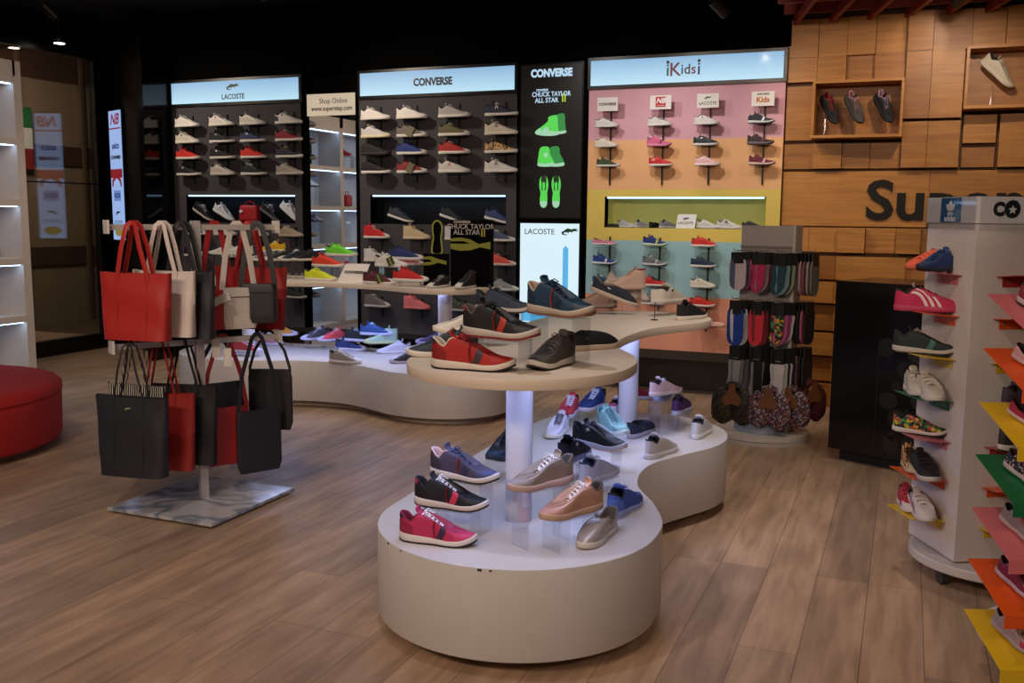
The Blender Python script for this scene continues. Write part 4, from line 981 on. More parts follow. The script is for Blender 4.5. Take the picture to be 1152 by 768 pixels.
# shoes on the foreground table: plinth level z .40
T1 = 'shoes on the foreground display table'
ZP, ZS = .4005, 1.0505
RN = dict(tag='#b02a20')
def loop_tag(s, x=.0, y=-.047, z=.050, c='#8c2014'):
    o = obj('loop_tag', MB().tube([(.0, .012, .045), (-.004, .002, .02), (0, 0, 0), (.003, -.002, -.018)], .0045, 8, .4), mat(c, .4), s); o.location = (x, y, z)
s = put('runner', (451, 606), (535, 614), ZP, c_('#b82a5c', sole='#d8cfce', laces='#e6dde2', lining='#7a1c3c', band='#3a2040', heel_tab='#2a2440', mudguard='#c23566', outsole='#2a2025'), 'bright pink runner with white laces, nearest at the left', group=T1); loop_tag(s)
s = put_r('runner', (467, 566), (549, 575), .50, ZP, c_('#1c1c26', sole='#d8d0cc', laces='#e6e2e4', lining='#23222c', band='#c83a5c', heel_tab='#c83a4c', outsole='#2a2628'), 'black runner with pink stripe and white laces on a riser', 'clear riser under the black and pink runner', group=T1); loop_tag(s)
s = put_r('runner', (484, 533), (562, 545), .60, ZP, c_('#443f58', sole='#cfc6c2', laces='#3c4160', lining='#c8a8a8', band='#2c3050', heel_tab='#35304a', mudguard='#37406a', outsole='#2a2628'), 'slate purple runner with pink lining on the tallest left riser', 'tall clear riser under the slate purple runner', group=T1); loop_tag(s)
put_r('runner', (592, 503), (543, 524), .50, ZP, c_('#16202e', sole='#23324a', laces='#15161c', mudguard='#15355a', lining='#111'), 'black runner with blue toe behind the white column', 'clear riser behind the white column', group=T1)
put_r('court', (640, 540), (577, 553), .62, ZP, c_('#8f7d6e', sole='#b89a90', laces='#d0cac8', lining='#5a5450', fin='leather', metal=.25, rough=.35, mudguard='#8a7f7a', heel_tab='#6e5a4c'), 'bronze metallic sneaker with white laces on a tall riser', 'tall clear riser under the bronze sneaker', group=T1)
put_r('court', (668, 572), (618, 584), .52, ZP, c_('#c09078', sole='#b8957e', laces='#d8cfca', lining='#4a403c', fin='leather', metal=.25, rough=.33, mudguard='#b98a7a'), 'rose gold metallic sneaker on a low riser', 'clear riser under the rose gold sneaker', group=T1)
put('slip', (692, 592), (652, 620), ZP, c_('#a89c92', sole='#c9bfb4', lining='#6a5a50', gore='#7a726c', fin='leather', metal=.3, rough=.35), 'silver grey slip-on shoe at the table edge', group=T1)
put('runner', (682, 580), (722, 569), ZP, c_('#3c56a8', sole='#8f98c4', laces='#3c56a8', lining='#1a1a22', outsole='#b8bcd0', heel_patch='#5068b4'), 'cobalt blue runner pointing away, right of the gold pair', group=T1, rz=84)
put_r('court', (649, 542), (697, 534), .46, ZP, c_('#b2b4c6', sole='#b6b4c4', laces='#c4c6d4', lining='#2a3a5a', **LEA), 'pale grey sneaker in the middle of the plinth', 'low clear riser under the pale grey sneaker', group=T1, rz=76)
put('court', (626, 523), (664, 508), .50, c_('#14192c', laces='#14192c', sole='#6a78a0', lining='#0e1018', emblem='#c8c8c8'), 'navy slip-on with dark lining, heel towards the front', group=T1, rz=84)
riser(atz(645, 516, .5).x, atz(645, 516, .5).y, ZP, .4995, R_(74), label='clear riser under the navy slip-on', l=.18, w=.09)
put('low', (642, 478), (611, 499), ZP, c_('#c9c8d8', laces='#6a6c80', cap=0, **LEA), 'white sneaker with dark-dotted laces right of the column', group=T1)
put_r('runner', (645, 498), (704, 508), .50, ZP, c_('#12151e', sole='#b8bcd4', laces='#12151e', lining='#0e1018', emblem='#bbb', outsole='#d0b0a0'), 'black runner crossing in front of the mint one', 'clear riser under the black runner in the middle', group=T1)
put('runner', (666, 476), (714, 497), .485, c_('#84b4b4', sole='#c0ccd0', laces='#6a8f92', lining='#3f8088', outsole='#c8d0d0'), 'mint green runner behind the black runner', group=T1)
put_r('low', (652, 458), (627, 476), .46, ZP, c_('#a82a3c', laces='#d8d8ee', cap=0, sole='#bab6c4'), 'red canvas sneaker with white laces on the rear plinth', 'clear riser under the red canvas sneaker', group=T1)
put('court', (682, 452), (649, 467), .46, c_('#28407e', laces='#d8e0f8', heel_patch='#ddd', sole='#c8c4d0'), 'blue sneaker with white laces beside the red one', group=T1, rz=258)
riser(atz(665, 458, .46).x, atz(665, 458, .46).y, ZP, .4595, R_(215), label='clear riser under the blue laced sneaker', l=.18, w=.09)
put('court', (682, 471), (715, 463), ZP+.04, c_('#c0c0d0', sole='#c4c4d4', laces='#d0d0de', heel_tab='#a83a6a', lining='#20222c', emblem='#2a4a3a', **LEA), 'white sneaker with magenta heel tab', group=T1, rz=84)
riser(atz(698, 467, .44).x, atz(698, 467, .44).y, ZP, .4395, R_(48), label='low clear riser under the magenta heel tab sneaker', l=.18, w=.09)
put('slip', (704, 492), (737, 484), ZP, c_('#1d2340', sole='#a8a4b4', lining='#0c0d14', emblem='#3a6a50'), 'navy blue slip-on with grey sole on the plinth', group=T1, rz=80)
put('court', (725, 516), (761, 505), ZP, c_('#c4bcc0', laces='#c4bcc0', sole='#cfc9cc', lining='#16161c', fin='leather'), 'pale pinkish slip-on near the right plinth edge', group=T1, rz=76)
put('court', (774, 494), (803, 483), ZP, c_('#cfccd2', sole='#d4d0d4', laces='#d8d8d8', lining='#1d2636', **LEA), 'white sneaker at the far right plinth edge', group=T1, rz=88)
put_r('runner', (731, 452), (758, 444), .56, ZP, c_('#6f84b8', sole='#b4bcd8', laces='#8a9ac8', lining='#16203c', heel_tab='#d8d8e6', outsole='#b0b8d0', emblem='#223'), 'light blue sneaker on a tall riser at the back', 'tall clear riser under the light blue sneaker', group=T1, rz=90, L=.27)
put_r('court', (751, 467), (781, 458), .50, ZP, c_('#4e2c62', sole='#b8bcd4', laces='#6a3a7a', lining='#16121c', emblem='#222'), 'purple sneaker on a riser at the back right', 'clear riser under the purple sneaker', group=T1, rz=86, L=.27)
put('court', (735, 446), (762, 440), .62, c_('#d8b8bc', sole='#d8c8cc', laces='#ddd'), 'pale pink sneaker behind the light blue one', group=T1, rz=60, L=.25)
riser(atz(748, 443, .62).x, atz(748, 443, .62).y, ZP, .6195, R_(60), label='tall clear riser at the very back of the plinth', l=.16, w=.09)
put('low', (708, 450), (728, 446), .52, c_('#8c2030', cap=0, sole='#c9c4d0'), 'dark red sneaker behind the thin column', group=T1, rz=30, L=.26)
riser(atz(718, 448, .52).x, atz(718, 448, .52).y, ZP, .5195, R_(30), label='clear riser behind the thin column', l=.16, w=.09)
# shelf level of the foreground table
T2 = 'shoes on the upper shelf of the foreground table'
s = put('runner', (482, 413), (584, 418), ZS, c_('#a3201c', sole='#c9bdb0', laces='#a8241f', lining='#c9bcae', band='#3a2a30', heel_tab='#1f3038', outsole='#15131a', mudguard='#9c1c1a'), 'red runner with dark stripe at the front of the upper shelf', group=T2, L=.32); loop_tag(s)
s = put('runner', (637, 402), (603, 424), ZS, c_('#494240', sole='#c9c1b8', laces='#5a5250', lining='#35302e', outsole='#141213', mudguard='#4a4442'), 'dark grey runner seen toe first on the upper shelf', group=T2, rz=258, L=.30)
s = put_r('runner', (516, 376), (613, 384), 1.172, ZS, c_('#141214', sole='#b9ada4', laces='#171517', lining='#5a4c48', band='#a83028', heel_tab='#a82a28', heel_patch='#141214', outsole='#7a1c1c'), 'black runner with red heel and stripe on a riser', 'low clear riser under the black and red runner', group=T2, L=.32); loop_tag(s)
s = put_r('runner', (585, 350), (679, 360), 1.243, ZS, c_('#14324a', sole='#a89888', laces='#16344c', lining='#a89080', band='#122436', heel_tab='#18324a', outsole='#7a4a30'), 'dark teal blue runner with gum sole on a riser', 'clear riser under the teal blue runner', group=T2, L=.33); loop_tag(s)
s = put('runner', (530, 350), (606, 352), 1.12, c_('#2f3a48', sole='#b5aaa0', laces='#2a3440', lining='#222'), 'slate blue runner half hidden behind the teal one', group=T2, L=.31, rz=10)
riser(atz(568, 351, 1.12).x, atz(568, 351, 1.12).y, ZS, 1.1195, R_(10), label='low clear riser under the half hidden slate runner', l=.18, w=.09)
put('slip', (645, 396), (684, 389), ZS, c_('#17181e', sole='#c0aa90', lining='#0d0d10', emblem='#555'), 'black slip-on with beige sole under the teal runner', group=T2, rz=58)
put('court', (548, 372), (504, 376), ZS+.06, c_('#d5cabf', sole='#d5cabf', **LEA), 'white sneaker toe peeking out behind the black runner', group=T2, rz=205)
riser(atz(526, 374, ZS+.06).x, atz(526, 374, ZS+.06).y, ZS, ZS+.0595, R_(205), label='low clear riser behind the black and red runner', l=.18, w=.09)
put('court', (520, 397), (476, 403), ZS, c_('#2f3a42', sole='#d0c6ba', laces='#2a3038', lining='#222'), 'dark grey sneaker behind the heel of the red runner', group=T2, rz=212, L=.29)
# navy espadrille and white one tilted toe down on a clear stand
def tilted(px_, zc_, st, co, la, rz, pit, group, L=.29, yoff=0):
    p = atz(px_[0], px_[1], zc_); s = shoe(st, (p.x, p.y, zc_), R_(rz), co, la, group, scale=L/LEN, lod=1, pitch=R_(pit)); return s
p = atz(690, 338, 1.13)
tilted((690, 336), 1.14, 'slip', c_('#1c2232', sole='#b9a898', lining='#7a6c62', emblem='#ddd'), 'navy espadrille tilted toe down on the upper shelf', 18, 20, T2)
tilted((704, 330), 1.15, 'slip', c_('#cdbdb0', sole='#cdbdb0', lining='#b8a89a'), 'white espadrille tilted toe down behind the navy one', 18, 22, T2)
for (x_, y_), la in (((690, 336), 'clear stand under the navy espadrille'), ((704, 330), 'clear stand under the white espadrille')):
    q = atz(x_, y_, 1.14); r = empty('acrylic_stand', (q.x, q.y, ZS), R_(18), la, 'shoe stand', 'clear sloping shoe stands')
    obj('front_foot', MB().box(.05, .054, -.035, .035, 0, .065), ACR, r, smooth=False); obj('rear_foot', MB().box(-.09, -.086, -.035, .035, 0, .115), ACR, r, smooth=False)
    obj('base_plate', MB().box(-.09, .054, -.035, .035, .0001, .004), ACR, r, smooth=False)
put_r('court', (742, 343), (767, 337), 1.125, ZS, c_('#cfc4b8', sole='#cfc4b8', lining='#2a2624', emblem='#222', **LEA), 'white sneaker seen from the heel on the shelf riser', 'clear riser under the heel-on white sneaker', group=T2, rz=72, L=.27)
put('low', (765, 362), (790, 355), ZS, c_('#15141a', cap=0, laces='#15141a', sole='#cfc6bc'), 'black sneaker with white sole at the shelf end', group=T2, rz=68, L=.27)
put('runner', (655, 345), (682, 347), ZS, c_('#b89888', sole='#c0a898', laces='#a08878'), 'dusty beige sneaker behind the teal toe', group=T2, rz=200, L=.28)
tg = empty('sign_clip', atz(736, 360, ZS), 0, 'small white price card on a thin stand among shelf shoes', 'sign card')
obj('card', MB().box(-.022, .022, -.001, .001, .10, .17), mat('#cfc8bc', .6), tg, smooth=False); obj('stem', MB().cyl(0, .003, .004, .12, .0022, n=6), RAIL, tg); obj('foot', MB().cyl(0, .003, 0, .004, .02, n=16), RAIL, tg)

# rear table: plinth level
T3 = 'canvas shoes on the rear table plinth'
def aty(x, y, Y):
    d = ray(x, y); return CC+d*(Y/d.y)
def row_shoe(st, mx, my, Y, z0, co, la, rz, group, L=.30, ri=None):
    """a shoe seen at the given point whose middle stands in the row Y; raised on a clear riser where it stands higher than z0"""
    p = aty(mx, my, Y); z = max(z0, p.z)
    if z-z0 < .03: z = z0
    s_ = shoe(st, (p.x, Y, z), R_(rz), co, la, group, scale=L/LEN, lod=0)
    if z > z0: riser(p.x, Y, z0, z-.0005, R_(rz), label='clear riser under the %s' % (ri or la.split(',')[0]), l=.18, w=.09)
    return s_
def rp(st, h, t, co, la, z=ZP, rz=0, L=.30):
    mx, my = (h[0]+t[0])/2, (h[1]+t[1])/2; q = atz(mx, my, z); Y = min(q.y, 7.42)
    if 'red canvas sneaker seen' in la: Y = 6.74
    return row_shoe(st, mx, my, Y, ZP, co, la, rz, T3, L)
rp('low', (297, 377), (338, 377), c_('#c08a3a', laces='#d8d8ee', sole='#b8bce0'), 'mustard yellow canvas sneaker, leftmost behind the black bag', rz=15)
rp('low', (283, 387), (320, 388), c_('#b07a8a', laces='#d8d8ee', sole='#b8bce0'), 'pink canvas sneaker in front of the mustard one', rz=14)
rp('low', (262, 394), (292, 398), c_('#a83a44', laces='#d8d8ee', sole='#b8bce0'), 'red canvas sneaker seen between the bag straps', rz=8)
rp('low', (368, 374), (342, 389), c_('#45485a', laces='#d8dcf0', sole='#b4b8dc'), 'dark grey canvas sneaker pointing at the viewer, left of coral', rz=245)
rp('low', (388, 375), (360, 391), c_('#cc4a58', laces='#e0d0e0', sole='#b4b8dc'), 'coral red canvas sneaker pointing at the viewer', rz=240)
rp('low', (388, 384), (423, 383), c_('#131826', laces='#a8c8f8', sole='#b0b8e0'), 'black canvas sneaker with pale blue laces, rear row', z=.47, rz=12)
rp('low', (407, 377), (440, 376), c_('#2a4a8a', laces='#a8d0f8', sole='#b0b8e0'), 'blue canvas sneaker behind the mint high-top', z=.47, rz=15)
rp('low', (378, 391), (412, 391), c_('#203470', laces='#c0ccf0', sole='#b8bce0'), 'navy canvas sneaker in front of the black one', rz=10)
rp('low', (371, 407), (406, 409), c_('#8a8684', laces='#d8d4e0', sole='#c8c4cc'), 'grey canvas sneaker at the front rim of the rear table', rz=2)
rp('high', (443, 384), (414, 388), c_('#9ab8ae', laces='#a8c4ba', sole='#b4c49a', toe_cap='#b4c49a'), 'mint high-top sneaker on the rear table', z=.47, rz=215)
rp('court', (458, 395), (428, 399), c_('#b8bcd8', laces='#d0d4ea', sole='#c8c8dc', **LEA), 'pale white sneaker right of the mint high-top', rz=212)
rp('low', (474, 403), (443, 413), c_('#35303c', laces='#d8d0d8', sole='#b8b4c8'), 'dark canvas sneaker with white laces at the right rim', rz=212)
rp('low', (488, 394), (462, 397), c_('#b8a898', laces='#c8b8a8', sole='#c8bcae'), 'beige canvas sneaker beside the column of the rear table', rz=205)
rp('low', (500, 385), (474, 388), c_('#3a2f50', laces='#504470', sole='#8a84a4'), 'purple canvas sneaker at the foot of the rear column', z=.48, rz=200)
# rear table: shelf level
T4 = 'canvas shoes on the rear table shelf'
def rs_(st, mx, my, Y, co, la, rz, **k): return row_shoe(st, mx, my, Y, ZS, co, la, rz, T4, **k)
rs_('low', 360.5, 313.5, 7.0, c_('#c8d020', laces='#d8e030', sole='#d0c8c0', cap=0, tongue='#28303c'), 'neon yellow canvas sneaker at the front of the rear shelf', 6)
rs_('low', 369, 300, 7.14, c_('#d23a22', laces='#e05030', sole='#d0c8c0', cap=0), 'orange-red canvas sneaker on a clear riser', 8, ri='orange-red sneaker')
rs_('low', 384, 288, 7.36, c_('#6ad030', laces='#80e040', sole='#d0c8c0', cap=0), 'neon green canvas sneaker on a high riser', 10, ri='neon green sneaker')
for i, (x_, col, la) in enumerate(((297, '#8a8a94', 'grey patterned canvas sneaker starting the laced row'), (314, '#2a2620', 'black canvas sneaker with yellow-white laces, laced row'), (329, '#1c2434', 'navy canvas sneaker with bold white laces, laced row'), (344, '#17161a', 'all-black canvas sneaker ending the laced row'))):
    rs_('low', x_, 293, 7.12 if i < 3 else 7.2, c_(col, laces=('#ddd', '#d8d8a0', '#e0e0e0', '#2a282a')[i], sole='#cfc6bc', toe_cap='#cfc6bc' if i < 3 else '#1c1a1c'), la, 236, L=.27, ri=('first of the laced row', 'black one of the laced row', 'navy one of the laced row', 'last of the laced row')[i])
rs_('low', 305, 283, 7.38, c_('#d8a818', laces='#ddd', sole='#d8d0b8', lining='#15120c'), 'yellow canvas sneaker behind the laced row', 205, L=.27, ri='yellow sneaker')
rs_('low', 268, 286, 7.1, c_('#d0ccc8', laces='#ddd', cap=0), 'white canvas sneaker behind the shoulder bag straps', 230, L=.27, ri='white sneaker behind the bag straps')
rs_('low', 252, 286, 7.1, c_('#cfcac4', laces='#ddd', cap=0), 'off-white canvas sneaker left of the red strap', 232, L=.27, ri='off-white sneaker behind the bags')
def hangcard(s):
    o = obj('hang_tag', MB().box(-.03, .03, -.0015, .0015, -.035, .035), mat('#3a3c2c', .6), s, smooth=False); o.location = (.02, -.052, .05); o.rotation_euler = (0, R_(-25), 0)
    o = obj('tag_stripe', MB().box(-.006, .006, -.0022, -.0016, -.035, .035), mat('#8f962c', .6), o, smooth=False)
s = rs_('low', 427, 316.5, 6.88, c_('#571c26', laces='#5a2028', sole='#cfc6c0', toe_cap='#d8d4d0'), 'maroon canvas sneaker with a dangling card tag', 4); hangcard(s)
rs_('low', 462, 316.5, 6.80, c_('#c02420', laces='#c82c28', sole='#d8d4d0'), 'bright red canvas sneaker next to the black display box', 10)
s = rs_('low', 440, 300, 7.08, c_('#cfc8c2', laces='#ddd', sole='#d8d4d0'), 'white canvas sneaker with dangling card tag on a riser', 2, ri='tagged white sneaker'); hangcard(s)
rs_('low', 457, 292, 7.24, c_('#1f2f66', laces='#2c4080', sole='#cfcad0'), 'deep blue canvas sneaker behind the white tagged one', 12, ri='deep blue sneaker')
rs_('low', 459, 298, 7.40, c_('#c8606a', laces='#ddd', sole='#d8c0c0'), 'pink canvas sneaker under the deep blue one', 20, L=.27)
row_shoe('high', 703, 325, 5.62, ZS, c_('#cfae9c', sole='#c9a89a', lining='#8a2a2c', laces='#cfae9c', toe_cap='#cfae9c'), 'pale pink high-top with red lining on the upper shelf', 215, T2, L=.26, ri='pale pink high-top')
# cards and posters on the rear shelf
def facing(x_, y_, z, rz): q = atz(x_, y_, z); return (q.x, q.y, z), R_(rz)
q = aty(395, 315, 6.92); l_, r_ = (q.x, 6.92, ZS), R_(14)
cd = empty('slanted_sign_card', l_, r_, 'white slanted card with bold dark capitals on the rear shelf', 'sign card')
obj('card', MB().hexa([(-.12, -.01, 0), (.10, -.01, 0), (.10, -.004, 0), (-.12, -.004, 0)], [(-.06, .05, .155), (.15, .05, .155), (.15, .056, .155), (-.06, .056, .155)]), mat('#d8d0c8', .5), cd, smooth=False)
text('lettering', 'CONVERSE', .032, INK, cd, (.015, .0195, .085), rot=(R_(69), 0, 0), bold=.0014, depth=.0003)
q = aty(529, 319, 6.98); l_, r_ = (q.x, 6.98, ZS), R_(8)
PB = mat('#070607', .9, spec=.05); PY = mat('#7d7f22', .5)
bx = empty('poster_box', l_, r_, 'tall black display box with shoe lettering and a yellow wave', 'display box')
obj('box_body', MB().box(-.165, .165, -.0, .10, 0, .53), PB, bx, smooth=False)
PW = mat('#b0a8a0', .5)
text('lettering', 'CONVERSE', .028, PW, bx, (-.07, -.002, .512), bold=.001, depth=.0005); text('lettering', 'CHUCK TAYLOR', .055, PW, bx, (0, -.002, .475), bold=.0006, depth=.0005, xs=.93)
text('lettering', 'ALL STAR', .055, PW, bx, (-.03, -.002, .43), bold=.0006, depth=.0005, xs=.93); text('lettering', 'II', .085, mat('#a89a30', .5), bx, (.105, -.002, .425), bold=.001, depth=.0005)
obj('yellow_wave', poly([(-.165, .03), (-.08, .04), (0, .025), (.07, -.01), (.165, .01), (.165, -.05), (.08, -.035), (0, -.06), (-.09, -.065), (-.165, -.05), (-.165, -.01), (-.05, -.01), (.0, -.005), (-.06, .012), (-.165, .008)], 0, .0006), PY, bx, smooth=False).location = (0, -.0005, .35)
q = aty(489, 320, 6.96); l_, r_ = (q.x, 6.96, ZS), R_(8)
b2 = empty('small_poster_box', l_, r_, 'small black display box with a yellow wave, left of the tall one', 'display box')
obj('box_body', MB().box(-.095, .10, .0, .08, 0, .255), PB, b2, smooth=False)
obj('yellow_wave', poly([(-.095, .03), (-.03, .035), (.03, .015), (.10, .0), (.10, -.03), (.03, -.015), (-.03, -.035), (-.095, -.04), (-.095, -.015), (-.02, -.008), (-.04, .01), (-.095, .008)], 0, .0006), PY, b2, smooth=False).location = (0, -.0005, .20)
ins = empty('insole_display', (b2.location.x+.0, b2.location.y+.05, ZS+.2555), r_, 'black insole with yellow rim standing on the small display box', 'insole')
fo = [(-.045, 0), (-.05, .06), (-.036, .13), (-.045, .20), (-.035, .25), (0, .27), (.035, .25), (.048, .20), (.036, .13), (.045, .06), (.04, 0)]
obj('rim', poly(fo, 0, .006, 3), mat('#8f962c', .5), ins, smooth=False); obj('insole_face', poly([(a*.72, b*.93+.008) for a, b in fo], .006, .008, 3), PB, ins, smooth=False)
p_ = aty(493, 318, 6.78); shoe('low', (p_.x, 6.78, ZS), R_(258), c_('#1c1b1c', laces='#9a9690', sole='#d0cac4', toe_cap='#d0cac4'), 'black canvas sneaker toe on, before the small display box', T4, scale=.85)
p_ = aty(524, 319, 6.80); shoe('high', (p_.x, 6.80, ZS), R_(262), c_('#1b1a1c', laces='#3a3a38', sole='#d0cac4', toe_cap='#d0cac4'), 'black high-top toe on, before the tall display box', T4, scale=.9)
# ------------------------------------------------------------------ white shelving along the glass front (seen at the left and in the mirror)
TW = mat('#d0c2b6', .5); TL = mat('#a8d0ff', .5, emit=7)
tw = empty('shelving_unit', (-7.60, 5.2, 0), 0, 'tall white lit shelving unit at the left edge by the glass', 'shelving')
y0, y1 = 2.35-5.2, 6.67-5.2
ups = [y1-.075, 0.0, -1.45, y0]; lv = [.0, .60, 1.135, 1.675, 2.23, 2.78]
for y in ups: obj('upright', MB().box(-.36, 0, y, y+.085, 0, 2.97), TW, tw, smooth=False)
obj('back_panel', MB().box(-.375, -.361, y0, y1+.01, 0, 2.97), mat('#c4ccd4', .6), tw, smooth=False)
obj('header', MB().box(-.36, 0, y0+.06, y1-.05, 2.83, 2.97), TW, tw, smooth=False)
for a, b in zip(ups[1:], ups[:-1]):
    for z in lv:
        obj('shelf', MB().box(-.355, -.001, a+.086, b-.001, z-.012, z+.05), TW, tw, smooth=False)
        if z > .1: obj('led_strip', MB().box(-.05, -.015, a+.10, b-.02, z-.02, z-.0125), TL, tw, smooth=False)
def tx(y): return (-7.78, y)
CG = 'goods on the lit shelving unit'
k = 0
for y, z, st, co, la, rz in ((6.46, 2.281, 'court', c_('#cfc8be', **LEA), 'white sneaker on the top compartment at the left edge', -30), (6.45, 1.726, 'slip', c_('#cfc8be'), 'pale slip-on in the middle compartment at the left edge', -30), (6.43, 1.187, 'low', c_('#4a2a22', laces='#4a2a22'), 'brown laced shoe in the lower compartment at the left edge', -40),
    (5.75, 1.99, 'court', c_('#d8d4d0', sole='#223'), 'white sneaker with dark sole in the upper shelf compartment', -50), (5.62, 1.50, 'runner', c_(dots, sole='#333'), 'dark floral runner in the middle shelf compartment', -60), (4.80, 2.45, 'high', c_('#c02830'), 'red high-top in the top shelf compartment', 20), (4.85, 1.45, 'court', c_('#dcd8d4'), 'white sneaker in the middle shelf beside the upright', 60),
    (5.80, .80, 'runner', c_('#1a191c', sole='#222'), 'black runner in the lowest lit compartment', -50), (4.9, .85, 'high', c_('#c02830'), 'red high-top in the lowest lit compartment', 20), (5.5, .651, 'low', c_('#222'), 'black canvas shoe on the bottom compartment floor', -60)):
    base = max(q for q in [l+.0505 for l in lv] if q <= z+.01)
    s = shoe(st, (-7.78, y, z), R_(rz-20), co, la, CG, scale=.85)
    if z-base > .03: riser(-7.78, y, base, z-.0006, R_(rz-20), label='clear riser under the %s' % la, l=.16, w=.09)
rbg = empty('red_boxy_bag', (-7.80, 4.80, 1.7255), R_(80), 'red handbag on the shelving unit beside the upright', 'bag')
obj('bag_body', bag_body(.24, .17, .12), bgm, rbg, ang=60); obj('handle', MB().tube([(-.06, 0, .15), (-.05, 0, .22), (.05, 0, .22), (.06, 0, .15)], .008), bgm, rbg)
shirt = empty('hanging_shirt', (-7.72, 6.05, 2.30), R_(90), 'black shirt with white print hanging in the shelving unit', 'shirt')
obj('shirt_body', MB().prism([(-.20, -.02), (.20, -.02), (.20, .02), (-.20, .02)], 0, .33, .01), mat('#15151a', .9, kind='fabric'), shirt, smooth=False)
text('lettering', 'LOS\nTE', .13, mat('#d8d8d8', .8), shirt, (0, -.022, .18), bold=.002, depth=.0005); 
obj('hanger', MB().tube([(-.15, 0, .335), (0, 0, .40), (.15, 0, .335)], .006), mat('#222', .5), shirt); obj('hook', MB().tube([(0, 0, .40), (0, 0, .46)], .003), mat('#222', .5), shirt)

# ------------------------------------------------------------------ red round pouf
PS = (1, 1, 1.07)
po = empty('round_pouf', (-6.22, 4.38, 0), 0, 'large round red velvet pouf at the left edge', 'pouf', scale=PS)
n = 72; c = lambda r, z: [(r*cos(2*pi*k/n), r*sin(2*pi*k/n), z) for k in range(n)]
RV = mat('#a61a17', .9, kind='fabric')
obj('cushion', MB().rings([c(.86, .05), c(.955, .052), c(.965, .07), c(.97, .30), c(.972, .335), c(.966, .345)], cap1=False), RV, po, ang=60)
obj('top_pad', MB().rings([c(.955, .340), c(.976, .352), c(.976, .385), c(.95, .412), c(.88, .425), c(.5, .432), c(.1, .433)], cap0=False), RV, po, ang=60)
obj('foot_ring', MB().rings([c(.84, 0), c(.84, .05)]), mat('#8a7a6c', .6), po)

# ------------------------------------------------------------------ bag rack
MET = mat('#b9b0aa', .35, .2)
BD = V((.54, .84, 0)); BD.normalize(); ra = atan2(BD.y, BD.x); RX, RY = -3.58, 4.22
rk = empty('bag_rack', (RX, RY, 0), 0, 'two-level metal bag rack on a square blotchy grey base', 'rack')
blotched = pattern_mat('grey_blotch_print', ['#b9b4b2', '#8d8c92', '#bdb8b6', '#6f7886', '#b4afae'], 2.6, .12, 'noise', interp='LINEAR')  # soft grey and bluish blotches from noise
obj('base_plate', MB().prism([(-.35, -.36), (.345, -.36), (.345, .37), (-.35, .37)], .012, .03, .003), blotched, rk, smooth=False)
obj('base_pads', MB().prism([(-.33, -.34), (.32, -.34), (.32, .35), (-.33, .35)], 0, .012), mat('#111', .6), rk, smooth=False)
obj('post', MB().box(-.022, .022, -.022, .022, .03, 1.575), MET, rk, smooth=False); rk.children[-1].rotation_euler = (0, 0, ra)
for z in (1.555, .93):
    o = obj('bar', MB().box(-.45, .45, -.012, .012, z-.03, z), MET, rk, smooth=False); o.rotation_euler = (0, 0, ra)
    for s in (-1, 1):
        o = obj('end_plate', MB().box(min(s*.45, s*.462), max(s*.45, s*.462), -.045, .045, z-.048, z+.022), mat('#cfc6be', .45), rk, smooth=False); o.rotation_euler = (0, 0, ra)
def on_bar(t, z): return (RX+BD.x*t, RY+BD.y*t, z)
def tote(t, z, w, h, drop, col, rz, label, d=.09, strap=.012, top=1.0, hw=.085, tagc=None, flare=1.06, group='tote bags on the rack', kind='leather', material=None, emblem=False, off=(0, 0)):
    m_ = material or mat(col, .5, kind='leather')
    L_ = V(on_bar(t, z))+V((off[0], off[1], 0)); r = empty('tote_bag', (L_.x, L_.y, z-drop-h), R_(rz), label, 'bag', group)
    mb = MB(); rs = []
    for k_ in range(11):
        q = k_/10; ww = w/2*(flare+(1/flare*1.0-flare)*(1-q)); dd = d/2*(1-.55*q)+.004; zz = q*h
        ring = []
        for i in range(28):
            a = 2*pi*i/28; cx_, sy_ = cos(a), sin(a)
            wob = .004*sin(a*3+k_*.9)
            ring.append((ww*math.copysign(abs(cx_)**.3, cx_), (dd+wob*(q > .05))*math.copysign(abs(sy_)**.6, sy_), zz+(.006*(cx_**2) if k_ == 10 else 0)))
        rs.append(ring)
    mb.rings(rs, cap1=False)
    i_ = [[(x*.985, y*.86, zz) for x, y, zz in rs[-1]], [(x*.97, y*.7, h*.5) for x, y, zz in rs[-1]]]
    mb.rings([rs[-1]]+i_, cap0=False, cap1=True)
    obj('bag_body', mb, m_, r, ang=60)
    # seams
    sm = MB()
    for x in (-hw*1.0, hw*1.0): sm.tube([(x, -d/2*.97-.004, h*.04), (x, -d/2*.75-.004, h*.5), (x, -d/2*.45-.0065, h*.98)], .0016, 5)
    obj('seam', sm, m_, r)
    top_ = h+drop+.006
    for s in (-1, 1):
        yb = s*(d*.2+.008)
        pts = [(-hw, yb, h*.80), (-hw, yb*1.02, h), (-hw*.62, yb*1.2, h+drop*.55), (-.026, s*.022, top_-.012), (-.01, s*.012, top_+.003), (.01, s*.012, top_+.003), (.026, s*.022, top_-.012), (hw*.62, yb*1.2, h+drop*.55), (hw, yb*1.02, h), (hw, yb, h*.80)]
        obj('handle', MB().tube(pts, strap, 6, .3, up=(0, 1, 0)), m_, r)
    if emblem: croc(r, (0, -d/2*.5-.012, h*.86), .018, mat('#8fa878', .5))
    return r
tote(-.37, 1.555, .39, .345, .25, '#a6231e', 8, 'red leather tote bag hanging at the left end of the upper bar', d=.10, strap=.015, off=(.095, -.03))
tote(-.22, 1.555, .36, .345, .245, '#d2c2ba', 6, 'off-white leather tote bag behind the red one, upper bar', d=.08, strap=.014, off=(.06, 0))
tote(-.10, 1.555, .36, .36, .25, '#26262a', 4, 'black leather tote bag hanging third on the upper bar', d=.07, strap=.015, off=(.04, .0))
